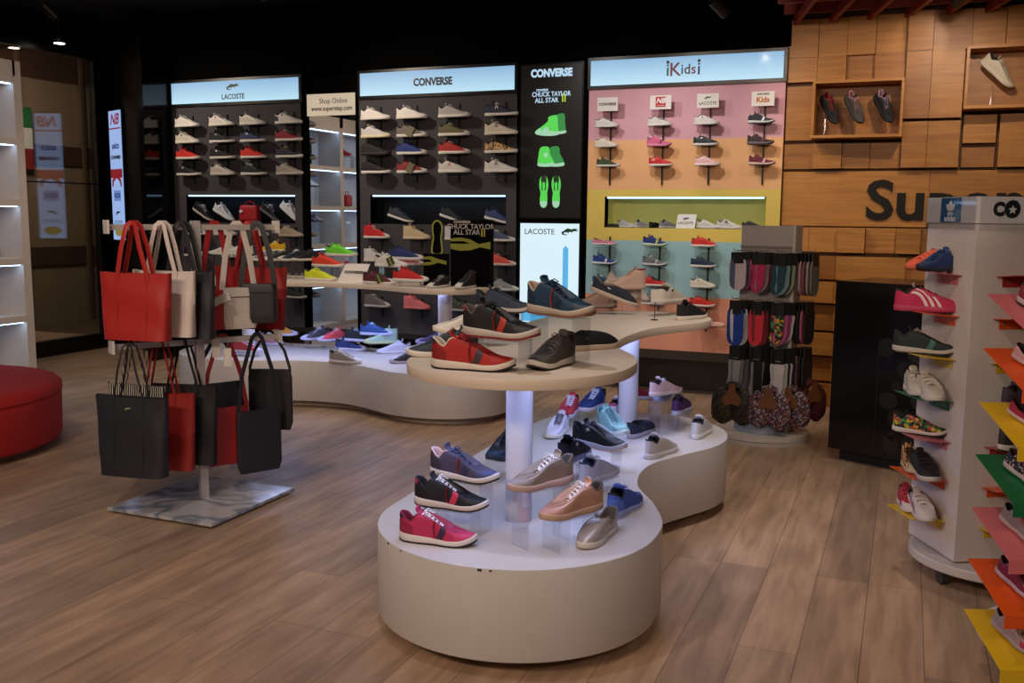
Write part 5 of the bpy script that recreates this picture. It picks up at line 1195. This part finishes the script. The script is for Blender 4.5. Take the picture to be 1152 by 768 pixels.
tote(.30, 1.555, .44, .36, .25, '#991c1c', 8, 'dark red large tote bag at the back of the upper bar', d=.04, strap=.012, off=(-.12, .16))
strm = pattern_mat('black_white_stripes', ['#141214', '#141214', '#c9c0b4'], 22, .7, 'wave', (1, 1, 1.2))
tote(-.40, .93, .40, .42, .27, '#22232c', 8, 'navy black tote with small crocodile emblem, lower bar front', d=.10, strap=.007, emblem=True, off=(.085, -.04))
tote(-.33, .93, .36, .38, .24, '#222', 2, 'black and white striped tote bag behind the navy black one', d=.05, strap=.006, material=strm, off=(-.06, .05))
tote(-.20, .93, .36, .42, .28, '#8e1e1a', 12, 'dark red tote bag behind the navy black one, lower bar', d=.07, strap=.007, off=(.0, -.01))
tote(-.08, .93, .36, .44, .25, '#141316', 14, 'plain black tote bag nearest the rack post, lower bar', d=.07, strap=.008, off=(-.01, .0))
def crossbody(t, z, w, h, d, drop, col, rz, label, flat=False, side=0, group='shoulder bags on the rack', off=(0, 0), sw=.018, pocket=True):
    m_ = mat(col, .5, kind='leather'); L_ = V(on_bar(t, z))+V((off[0], off[1], 0)); r = empty('shoulder_bag', (L_.x, L_.y, z-drop-h), R_(rz), label, 'bag', group)
    mb = MB(); rs = []
    for k_ in range(9):
        q = k_/8; e = sin(min(1, q/.12)*pi/2)*.12+.88 if q < .12 else (sin(min(1, (1-q)/.12)*pi/2)*.10+.90 if q > .88 else 1)
        rs.append([(w/2*e*math.copysign(abs(cos(2*pi*i/28))**.28, cos(2*pi*i/28)), d/2*(e*1.0)*math.copysign(abs(sin(2*pi*i/28))**.5, sin(2*pi*i/28)), q*h) for i in range(28)])
    obj('bag_body', mb.rings(rs), m_, r, ang=50)
    if pocket:
        obj('zip', MB().tube([(-w*.42, -d/2-.001, h*.78), (w*.42, -d/2-.001, h*.78)], .0022, 5), mat('#1a1718', .4), r)
        obj('front_seam', MB().tube([(-w*.2, -d/2-.0005, h*.06), (-w*.2, -d/2-.0005, h*.74)], .0014, 5), m_, r)
    x = w/2-.012; T = h+drop+.005
    pts = [(-x, 0, h*.85), (-x, -.002, h+.01), (-x*.75, 0, h+drop*.5), (-.03, 0, T-.02), (-.012, 0, T+.002), (.012, 0, T+.002), (.03, 0, T-.02), (x*.75, 0, h+drop*.5), (x, -.002, h+.01), (x, 0, h*.85)]
    obj('strap', MB().tube(pts, sw, 6, .14, up=(0, 1, 0)), m_, r)
    return r
crossbody(.15, 1.555, .19, .22, .07, .36, '#a02020', 62, 'small red crossbody bag on the right half of the upper bar', off=(-.03, -.03))
crossbody(.25, 1.555, .20, .23, .07, .35, '#c9bcb2', 52, 'small off-white crossbody bag between the red and black ones', off=(-.01, -.02))
crossbody(.36, 1.555, .21, .22, .08, .33, '#232326', 24, 'small black crossbody bag at the right end of the upper bar', off=(.01, -.04))
crossbody(.13, .93, .30, .42, .025, .26, '#141316', 66, 'flat black shoulder bag behind the red messenger, lower bar', off=(-.03, 0), sw=.014, pocket=False)
crossbody(.23, .93, .27, .33, .03, .40, '#9c2020', 58, 'flat red messenger bag on the lower bar', sw=.014, pocket=False, off=(-.06, -.07))
crossbody(.39, .93, .27, .36, .03, .43, '#1d1d22', 62, 'flat black messenger bag at the right end of the lower bar', sw=.014, pocket=False, off=(-.02, -.07))
crossbody(.36, .93, .26, .36, .03, .22, '#17171a', 20, 'flat black shopping bag deepest on the lower bar', sw=.010, pocket=False, off=(-.04, .12))
# white price tags
for (t, z, dz, la, off) in ((.10, .93, -.00, 'white paper price tag hanging from the lower bar', (.05, -.07)), (.16, .88, -.03, 'second white price tag below the first on a red strap', (.06, -.08)), (.20, 1.17, .0, 'white paper tag tied to the off-white crossbody strap', (.05, -.10))):
    L_ = V(on_bar(t, z))+V((*off, 0)); r = empty('price_tag', L_, R_(20), la, 'tag', 'price tags')
    o = obj('tag_card', MB().box(-.022, .022, -.001, .001, -.10, 0), mat('#d0c8c0', .6), r, smooth=False); obj('string', MB().tube([(0, 0, 0), (0, .01, .05)], .0012, 5), mat('#999', .6), r)
    if t == .20: r.rotation_euler = (0, R_(65), R_(20)); 

# ------------------------------------------------------------------ sock stand
SX, SY = -.93, 7.22
ss = empty('sock_stand', (SX, SY, 0), R_(-33+22), 'grey rotating stand hung with socks and slippers', 'stand')
GM = mat('#a39a98', .45)
obj('turntable', MB().cyl(0, 0, .03, .06, .345, n=48), mat('#c9c0b6', .4), ss); obj('base_disc', MB().cyl(0, 0, 0, .026, .35, n=48), mat('#b9b0a6', .4), ss); obj('base_gap', MB().cyl(0, 0, .026, .03, .33, n=32), mat('#222', .6), ss)
obj('panel', MB().box(-.19, .19, -.05, .05, .06, 1.56), GM, ss, smooth=False)
o = obj('side_frame', MB().box(.191, .212, -.06, .10, .06, 1.565), mat('#b5aca6', .4), ss, smooth=False)
obj('top_rail', MB().box(-.19, .19, -.062, -.051, 1.40, 1.415), mat('#7a7270', .4), ss, smooth=False)
obj('lower_cone', MB().cyl(0, 0, .061, .34, .20, .075, n=40), mat('#9aa0b0', .35), ss)
KC = mat('#100f10', .5)
def hook(x, y, z, a, l=.13): 
    obj('hook', MB().tube([(x, y, z), (x+l*sin(a), y-l*cos(a), z), (x+(l+.01)*sin(a), y-(l+.01)*cos(a), z+.02)], .003, 6), mat('#8a8482', .3, .6), ss)
def W(x, y, z):
    a = ss.rotation_euler.z; return (SX+x*cos(a)-y*sin(a), SY+x*sin(a)+y*cos(a), z)
proto = {}
def pack(kind, col, size):
    key = (kind, str(col), size)
    if key in proto: return proto[key], False
    r = empty('sock_pack', (0, 0, 0)); w_, h_ = size; d = .006
    if kind == 'sock':
        obj('header_card', MB().box(-w_*.42, w_*.42, -d-.001, d+.001, -h_*.30, 0), KC, r, smooth=False)
        pts = [(-w_*.40, -h_*.28), (-w_*.40, -h_*.62), (-w_*.52, -h_*.85), (-w_*.35, -h_), (.0, -h_*.98), (w_*.35, -h_*.8), (w_*.40, -h_*.55), (w_*.40, -h_*.28)]
        obj('sock', poly(pts, -d, d, 3), col, r, smooth=False)
    else:
        obj('header_card', MB().box(-w_*.38, w_*.38, -d-.001, d+.001, -h_*.30, 0), KC, r, smooth=False)
        pts = [(-w_*.46, -h_*.22), (-w_*.5, -h_*.6), (-w_*.46, -h_*.88), (-w_*.2, -h_), (w_*.2, -h_), (w_*.46, -h_*.88), (w_*.5, -h_*.6), (w_*.46, -h_*.22), (.0, -h_*.16)]
        obj('sock', poly(pts, -d, d, 3), col, r, smooth=False)
    obj('hanger_loop', MB().tube([(-.008, 0, 0), (-.008, 0, .012), (.008, 0, .012), (.008, 0, 0)], .0015, 5), mat('#222', .4), r)
    proto[key] = r; return r, True
socks = [  # x, z, kind, colours front to back, size, phrase
 (-.19, 1.38, 'foot', ['#c8b8c0', '#4a5a80', '#c05a80', '#6a3a5a', '#2a2a30', '#6a4a6a'], (.12, .25), 'no-show sock pack, top left hook'),
 (-.03, 1.38, 'sock', ['#b02a5a', '#8a7a80', '#702a48', '#5a4a50', '#403038'], (.10, .26), 'pink and grey sock pack, top middle hook'),
 (.12, 1.38, 'sock', ['#1d4450', '#6a8a90', '#2a2a2e', '#8a8a70', '#15333c'], (.10, .27), 'teal sock pack, top right hook'),
 (-.19, 1.03, 'foot', ['#1c3f9a', '#c8c8d0', '#18181c', '#15151a', '#2a2a30'], (.115, .30), 'blue and white insole sock pack, second row left hook'),
 (-.03, 1.03, 'foot', ['#cc3040', '#7a2a34', '#502028', '#3a2024', '#201418'], (.10, .29), 'red footlet pack, second row middle hook'),
 (.12, 1.03, 'sock', [flor, '#c05a90', '#7a3a6a', '#a04a70', '#b8b0b0'], (.10, .28), 'green and pink printed sock pack, second row right hook'),
 (-.18, .70, 'sock', ['#a8a4a0', '#807c7a', '#5a5856', '#8a8684'], (.095, .32), 'light grey sports sock pack, third row left hook'),
 (-.03, .70, 'sock', ['#1a191b', '#8a8684', '#161517', '#161517', '#222'], (.10, .33), 'black sports sock pack, third row middle hook'),
 (.13, .70, 'sock', ['#d2ccc8', '#c8c2be', '#222', '#c8c2be', '#161517'], (.11, .33), 'white sports sock pack, third row right hook')]
for x, z, kd, cs, size, ph in socks:
    hook(x, -.052, z, 0, .135)
    for i, cl in enumerate(cs):
        m_ = cl if not isinstance(cl, str) else mat(cl, .85, kind='knit')
        r, new = pack(kd, m_, (size[0]*1.12, size[1]*1.08))
        if not new: r = copy_tree(r)
        r.location = W(x+.028+.012*i, -.19+.022*i, z-.010); r.rotation_euler = (0, R_(random.uniform(-3, 3)), ss.rotation_euler.z+R_((-8 if i == 0 else 38)+random.uniform(-4, 4)))
        tag(r, '%s, %s' % (('front' if i == 0 else 'packs behind the front, '+['', 'second', 'third', 'fourth', 'fifth', 'sixth'][i]), ph), 'socks', 'sock packs on the stand')
        if i == 0:
            if z < .9: text('lettering', 'superstep', .014, mat('#b8b4ae', .6), r, (0, -.009, -.085), depth=.0003)
# side hooks with footlets seen edge-on at the right
for z, cs, ph in ((1.38, ['#7a6a62', '#b08a90', '#8a4a5a', '#9a948c', '#77706a'], 'top'), (1.03, ['#18161a', '#222', '#b05a70', '#191719'], 'middle'), (.70, ['#77706a', '#a06a70', '#191719', '#2a282a'], 'lower')):
    hook(.212, 0.02, z, pi/2, .11)
    for i, cl in enumerate(cs):
        m_ = mat(cl, .85, kind='knit'); r, new = pack('foot', m_, (.17, .30))
        if not new: r = copy_tree(r)
        r.location = W(.246+.022*(i), .02, z-.012); r.rotation_euler = (0, 0, ss.rotation_euler.z+R_(72+4*i))
        tag(r, 'patterned footlet pack number %s from the panel, %s hook on the right side' % (['one', 'two', 'three', 'four', 'five'][i], ph), 'socks', 'sock packs on the right side of the stand')
# slippers on brown cards at the bottom
sp_k = pattern_mat('dark_dotted_knit', ['#17150f', '#17150f', '#5a4c1e', '#17150f', '#2a2418'], 110); sp_m = pattern_mat('multicolour_knit', ['#2a2438', '#8a4a3a', '#3a5a7a', '#b8a8a0', '#401c28', '#6a2a2a'], 100)
def slippers(x, y, z, rz, m_, la):
    r = empty('slipper_pair', W(x, y, z), ss.rotation_euler.z+R_(rz), la, 'slippers', 'slipper pairs on the stand')
    for s in (-1, 1):
        mb = MB(); rs = []
        for k_ in range(9):
            q = k_/8; zz = -.27*q; ww = .082*(sin(min(1, q*2.2+.25)*pi/2))*(1 if q < .8 else cos((q-.8)/.2*pi/2*.85)); dd = .05*(.5+.5*sin(q*pi*.9))*(1 if q < .85 else .6)
            rs.append([(s*(.070+.006*sin(q*3))+ww*cos(2*pi*i/16), dd*sin(2*pi*i/16)*.8, zz+.02) for i in range(16)])
        obj('slipper', mb.rings(list(reversed(rs))), m_, r, ang=80)
    cardm = mat('#7a4a24', .7)
    mb = poly([(-.02, .05), (.02, .05), (.03, .0), (.07, -.05), (.05, -.10), (0, -.09), (-.05, -.10), (-.07, -.05), (-.03, 0)], .045, .050, 3)
    obj('brown_card', mb, cardm, r, smooth=False)
    obj('rolled_cuff', MB().tube([(-.05, 0, .03), (0, -.01, .05), (.05, 0, .03)], .026, 10), m_, r)
    return r
hook(-.13, -.052, .45, 0, .13); hook(.12, -.052, .45, 0, .13); hook(.212, .02, .45, pi/2, .11)
slippers(-.15, -.21, .36, 8, sp_k, 'dark yellow-dotted slipper pair on a brown card, lower left of the stand')
slippers(.12, -.20, .36, 2, sp_m, 'multicoloured slipper pair on a brown card, lower centre of the stand')
slippers(.22, -.09, .36, 12, sp_m, 'multicoloured slipper pair just behind the lower centre pair')
slippers(.33, .06, .39, 60, mat('#5a2028', .9, kind='knit'), 'dark red slipper pair on the right side of the stand')

# ------------------------------------------------------------------ kids shoe towers on the right
PX = clear_mat('clear_header', (.96, .97, .98), .03, .05)
TRC = {'pink': '#c86a72', 'orange': '#d8541c', 'yellow': '#d8b020', 'green': '#12623c', 'red': '#a83028'}
ua = V((.885, .46, 0)); ub = V((-.465, .885, 0)); CA = V((.27, 4.51, 0)); cen = CA+ua*.20+ub*.20
ta = empty('kids_shoe_tower', (cen.x, cen.y, 0), atan2(ua.y, ua.x), 'white square tower of kids shoes with logo headers on a wheeled disc', 'display tower')
TWM = mat('#cfc6c4', .5); h = .20
obj('body', MB().prism([(-h, -h), (h, -h), (h, h), (-h, h)], .125, 1.60, .004), TWM, ta, smooth=False)
obj('header_band', MB().prism([(-h-.006, -h-.006), (h+.006, -h-.006), (h+.006, h+.006), (-h-.006, h+.006)], 1.602, 1.715, .002), mat('#d8d2d2', .3), ta, smooth=False)
for s in ('front', 'left'):
    if s == 'front': obj('header_cover', MB().box(-h, h, -h-.014, -h-.0115, 1.575, 1.72), PX, ta, smooth=False)
    else: obj('header_cover', MB().box(-h-.014, -h-.0115, -h, h, 1.575, 1.72), PX, ta, smooth=False)
DX, DY = .06, -.05
obj('wheel_disc', MB().cyl(DX, DY, .075, .118, .345, n=64, bev=.006), mat('#c4bbb6', .45), ta)
obj('neck', MB().cyl(0, 0, .118, .125, .19, n=32), mat('#161414', .6), ta)
for k_ in range(4):
    a = pi/4+k_*pi/2-.5; x, y = DX+.28*cos(a), DY+.28*sin(a)
    cs_ = obj('caster', MB().box(x-.012, x+.012, y-.02, y+.02, .04, .075), mat('#777', .4, .6), ta, smooth=False)
    w_ = obj('wheel', MB().tube([(x-.014, y, .03), (x+.014, y, .03)], .03, 20), mat('#3a3838', .45), cs_)
# blue header logo on the left face, black capitals on the front face
lg = obj('blue_logo_card', MB().box(-h-.0105, -h-.0075, -.08, .08, 1.605, 1.712), mat('#1d5a8f', .5), ta, smooth=False)
mb = MB()
for a, s_ in ((0, 1.), (.62, .82), (-.62, .82)):
    pts = [(0, 0), (-.012*s_, .018*s_), (0, .045*s_), (.012*s_, .018*s_)]
    q = poly([(1.5*(x*cos(a)-z*sin(a)), x*sin(a)+z*cos(a)) for x, z in pts], 0, .0012, 4); mb.add(q.v, q.f)
for z in (-.006, -.013): q = poly([(-.022, z), (.022, z), (.020, z-.004), (-.020, z-.004)], 0, .0012); mb.add(q.v, q.f)
WL = mat('#d8dce2', .5)
o = obj('leaf_emblem', mb, WL, lg, smooth=False); o.location = (-h-.0105, 0, 1.655); o.rotation_euler = (0, 0, -pi/2)
text('lettering', 'adidas', .036, WL, lg, (-h-.0112, 0, 1.622), rot=(pi/2, 0, -pi/2), bold=.0006, depth=.0004)
text('lettering', 'C', .075, INK, ta, (-.115, -h-.0075, 1.66), bold=.005, depth=.0006, xs=.9); text('lettering', 'O', .075, INK, ta, (-.055, -h-.0075, 1.66), bold=.012, depth=.0006, xs=.9); text('lettering', 'NVERSE', .075, INK, ta, (.115, -h-.0075, 1.66), bold=.005, depth=.0006, xs=.76)
o = obj('star_emblem', poly([((.020 if k % 2 == 0 else .009)*sin(k*pi/5), (.020 if k % 2 == 0 else .009)*cos(k*pi/5)) for k in range(10)], 0, .0008), mat('#d8d2d2', .3), ta, smooth=False); o.location = (-.055, -h-.0085, 1.66)
def tray(par, face, z, col, lab, w=.23, dp=.16, c0=0., tilt=.10):
    """plate rising slightly outwards, with a screwed flange on the tower face"""
    m_ = mat(TRC[col], .3); r = empty('shoe_tray', (0, 0, 0)); r.parent = par
    if face == 'left': r.rotation_euler = (0, 0, -pi/2)
    r.name = 'shoe_tray'
    t = .003; y0_ = -h-.0005
    b = MB().hexa([(c0-w/2, y0_, z-t), (c0-w/2, y0_-dp, z-t+dp*tilt), (c0+w/2, y0_-dp, z-t+dp*tilt), (c0+w/2, y0_, z-t)], [(c0-w/2, y0_, z), (c0-w/2, y0_-dp, z+dp*tilt), (c0+w/2, y0_-dp, z+dp*tilt), (c0+w/2, y0_, z)])
    b.box(c0-w*.36, c0+w*.36, y0_-.003, y0_, z-.045, z-t)
    o = obj('tray_plate', b, m_, r, smooth=False); tag(o, '%s plate' % col)
    for x in (-.05, .05): obj('screw', MB().tube([(c0+x, y0_-.003, z-.024), (c0+x, y0_-.007, z-.024)], .006, 10), mat('#b8b0a8', .3, .8), r)
    return r
def tower_shoe(cxy, ang, face, z, off, along, rz, st, co, la, sc, lod=1, tilt=.10, pit=0, g='kids shoes on the square tower'):
    a = ang; base = V((cxy[0], cxy[1], 0)); ux = V((cos(a), sin(a), 0)); uy = V((-sin(a), cos(a), 0))
    if face == 'left': n_, t_ = -ux, -uy    # outward, along
    else: n_, t_ = -uy, ux
    p = base+n_*(h+off)+t_*along
    return shoe(st, (p.x, p.y, z+off*tilt+.004), a+R_(rz), co, la, g, scale=sc*1.55, lod=lod, pitch=R_(pit))
aT = ta.rotation_euler.z
zt_ = [1.38, 1.20, 1.01, .82, .643, .463, .28]
for z, c_l in zip(zt_, ('pink', 'orange', 'yellow', 'green', 'pink', 'orange', 'yellow')): tray(ta, 'left', z, c_l, '', c0=.0)
for z, c_l in zip(zt_, ('red', 'orange', 'yellow', 'green', 'red', 'orange', 'yellow')): tray(ta, 'front', z, c_l, '', w=.20, dp=.12)
VS = dict(fin='leather')
L_A = [(0, .02, 'strap', c_('#d85a3c', sole='#c8603c'), 'coral orange kids shoe on the top tray of the tower', .46, -.055, 200), (0, .02, 'runner', c_('#1d3f7a', sole='#1a2a4a', laces='#203a6a'), 'blue kids runner beside the orange one on the top tray', .50, .045, 205),
       (1, 0, 'strap', c_('#c02a5a', three_stripes='#e8d8dc', sole='#b83a60', tongue='#c8a0b0'), 'hot pink three-striped kids shoe on the second tray', .60, -.00, -22),
       (2, 0, 'runner', c_('#1f2c2c', band='#3a6a60', laces='#a89a98', sole='#b8b0a8'), 'dark teal kids runner with pale laces, third tray', .58, .0, -30),
       (3, 0, 'strap', c_('#cbc3ba', sole='#cbc3ba', **VS), 'left white velcro shoe of the pair on the fourth tray', .56, -.065, 255), (3, 0, 'strap', c_('#cbc3ba', sole='#cbc3ba', **VS), 'right white velcro shoe of the pair on the fourth tray', .56, .05, 262),
       (4, 0, 'runner', c_(flor, sole='#c8c0b8', laces='#1a1a1c', tongue='#17151a'), 'multicoloured tropical print kids runner, fifth tray', .50, .0, -35),
       (5, 0, 'high', c_(leop, sole='#b8a890', straps='#5a3a1a', laces='#3a2a1a', toe_cap='#b8a890'), 'leopard print kids high-top on the sixth tray', .46, -.07, 255), (5, 0, 'strap', c_('#1b1a1c', sole='#b8b0aa'), 'black velcro kids shoe beside the leopard one', .56, .055, 262),
       (6, 0, 'strap', c_('#a82838', sole='#c8beb8', toe_cap='#ccc', straps='#b03a48', mudguard='#c8beb8'), 'red velcro kids shoe with pale toe, bottom tray', .50, -.07, 255), (6, 0, 'strap', c_('#c8c0bc', three_stripes='#8a2a4a', sole='#c8beb8', straps='#d0c8c4'), 'white kids shoe with burgundy stripes, bottom tray', .54, .05, 262)]
for i, dz, st, co, la, sc, al, rz in L_A: tower_shoe(cen, aT, 'left', zt_[i]+.001, .085, al, rz, st, co, la, sc)
tower_shoe(cen, aT, 'front', 1.381, .10, .06, 20, 'runner', c_('#c8b8b8', band='#8a2a3a', sole='#c8c0ba'), 'white kids runner with red stripe high on the front face', .55)
tower_shoe(cen, aT, 'front', .821, .10, .0, 20, 'runner', c_('#4a3a4c', band='#c8c0c0', sole='#c8c0ba'), 'plum kids runner with white stripe on the front face', .55)
tower_shoe(cen, aT, 'front', .644, .10, .0, 20, 'runner', c_('#3a3034', band='#b8b0b0', sole='#c8c0ba'), 'dark kids runner lower on the front face', .55)

# nearest tower, cut by the right frame edge: plates rise to the back, lip in front
Fz, Nz = .42, .325
Fp = atz(1088.6, 629.5, Fz); Np = atz(1130, 694, Nz); uR = V((.926, .378, 0)); uR.normalize()
E2 = V((Np.x-Fp.x, Np.y-Fp.y, 0)); dpt = E2.length; E2n = E2.normalized()
tb = empty('kids_shoe_tower', (Fp.x, Fp.y, 0), 0, 'white kids shoe tower with bright slanted plates at the right frame edge', 'display tower')
nx_ = uR; body0 = V((.165*nx_.x, .165*nx_.y, 0))
BKV = V((Fp.x, Fp.y, 0))+V((.16*uR.x, .16*uR.y, 0)); BKV.normalize()
def quad(a, w_, l_, z0_, z1_):   # footprint starting at a, along uR and away from the camera
    bk = BKV
    p = [a, a+uR*w_, a+uR*w_+bk*l_, a+bk*l_]
    return MB().prism([(q.x, q.y) for q in p], z0_, z1_, .004)
obj('body', quad(body0, .36, .40, .12, 1.62), TWM, tb, smooth=False)
obj('header_band', quad(body0-uR*.006, .372, .40, 1.62, 1.74), mat('#bdb6b8', .25), tb, smooth=False)
ctr = body0+uR*.22+BKV*.06
obj('wheel_disc', MB().cyl(ctr.x, ctr.y, .075, .118, .30, n=64, bev=.006), mat('#c4bbb6', .45), tb)
for k_ in range(4):
    a = pi/4+k_*pi/2+.3; x, y = ctr.x+.24*cos(a), ctr.y+.24*sin(a)
    cs_ = obj('caster', MB().box(x-.012, x+.012, y-.02, y+.02, .04, .075), mat('#777', .4, .6), tb, smooth=False)
    obj('wheel', MB().tube([(x-.014, y, .03), (x+.014, y, .03)], .03, 20), mat('#3a3838', .45), cs_)
def zfar(y):
    d = ray(1100, y); t = (Fp.x*d.x+Fp.y*d.y)/(d.x**2+d.y**2); return CAMH+d.z*t
KBZ = [zfar(y) for y in (330, 391, 452, 511, 571, 629.5, 687.5)]
KB = [(1.42, 'pink', 'runner', c_('#9c3a52', band='#d8902a', laces='#d0c8d0', sole='#b8a8ac', mudguard='#b04a5a'), 'pink and orange kids runner, highest on the nearest tower'),
      (1.20, 'orange', 'mary', c_('#c89ca4', straps='#c89ca4', sole='#c8a8ac', lining='#3a2a2c'), 'pale pink cut-out strap shoe on the orange plate'),
      (.985, 'yellow', 'mary', c_('#a02a4c', straps='#b83a5c', sole='#c8b0b4', lining='#2a1018'), 'raspberry pink strap shoe on the upper yellow plate'),
      (.79, 'green', 'strap', c_(dots, straps='#a83a48', sole='#c8b8bc', lining='#3a1a20'), 'dark dotted kids shoe with red straps on the green plate'),
      (.605, 'pink', 'strap', c_('#8c8084', straps='#a05a50', sole='#b89a98', lining='#15151a'), 'grey kids shoe with rust strap on the pink plate'),
      (.42, 'orange', 'strap', c_('#7c2c48', straps='#6a1c30', sole='#b8a8b4', lining='#200c12', fin='leather', rough=.3), 'glossy plum velcro kids shoe on the lower orange plate'),
      (.25, 'yellow', 'strap', c_('#9c8c90', straps='#c0a8a8', sole='#a898a0', lining='#2a0c18', mudguard='#a82a4c'), 'grey and pink velcro kids shoe on the lowest yellow plate')]
for (z_, cl, st, co, la), z in zip(KB, KBZ):
    zl = z-(Fz-Nz); m_ = mat(TRC[cl], .3); t = .003; w_ = .26; wv = uR*w_
    r = obj('slanted_tray', MB().hexa([(0, 0, z-t), (E2.x, E2.y, zl-t), (E2.x+wv.x, E2.y+wv.y, zl-t), (wv.x, wv.y, z-t)], [(0, 0, z), (E2.x, E2.y, zl), (E2.x+wv.x, E2.y+wv.y, zl), (wv.x, wv.y, z)])
            .hexa([(E2.x, E2.y, zl-.045), (E2.x+wv.x, E2.y+wv.y, zl-.045), (E2.x*1.015+wv.x, E2.y*1.015+wv.y, zl-.045), (E2.x*1.015, E2.y*1.015, zl-.045)], [(E2.x, E2.y, zl), (E2.x+wv.x, E2.y+wv.y, zl), (E2.x*1.015+wv.x, E2.y*1.015+wv.y, zl), (E2.x*1.015, E2.y*1.015, zl)]), m_, tb, smooth=False)
    tag(r, '%s plate' % cl)
    ang_s = atan2(E2.y, E2.x)+R_(22)
    slope = math.atan2(Fz-Nz, dpt)
    c0 = V((Fp.x, Fp.y, z))+E2*.52+uR*.105; c0.z = z-(Fz-Nz)*.52+.004
    shoe(st, c0, ang_s, co, la, 'kids shoes on the nearest tower', scale=.62, lod=1, pitch=slope*.95)
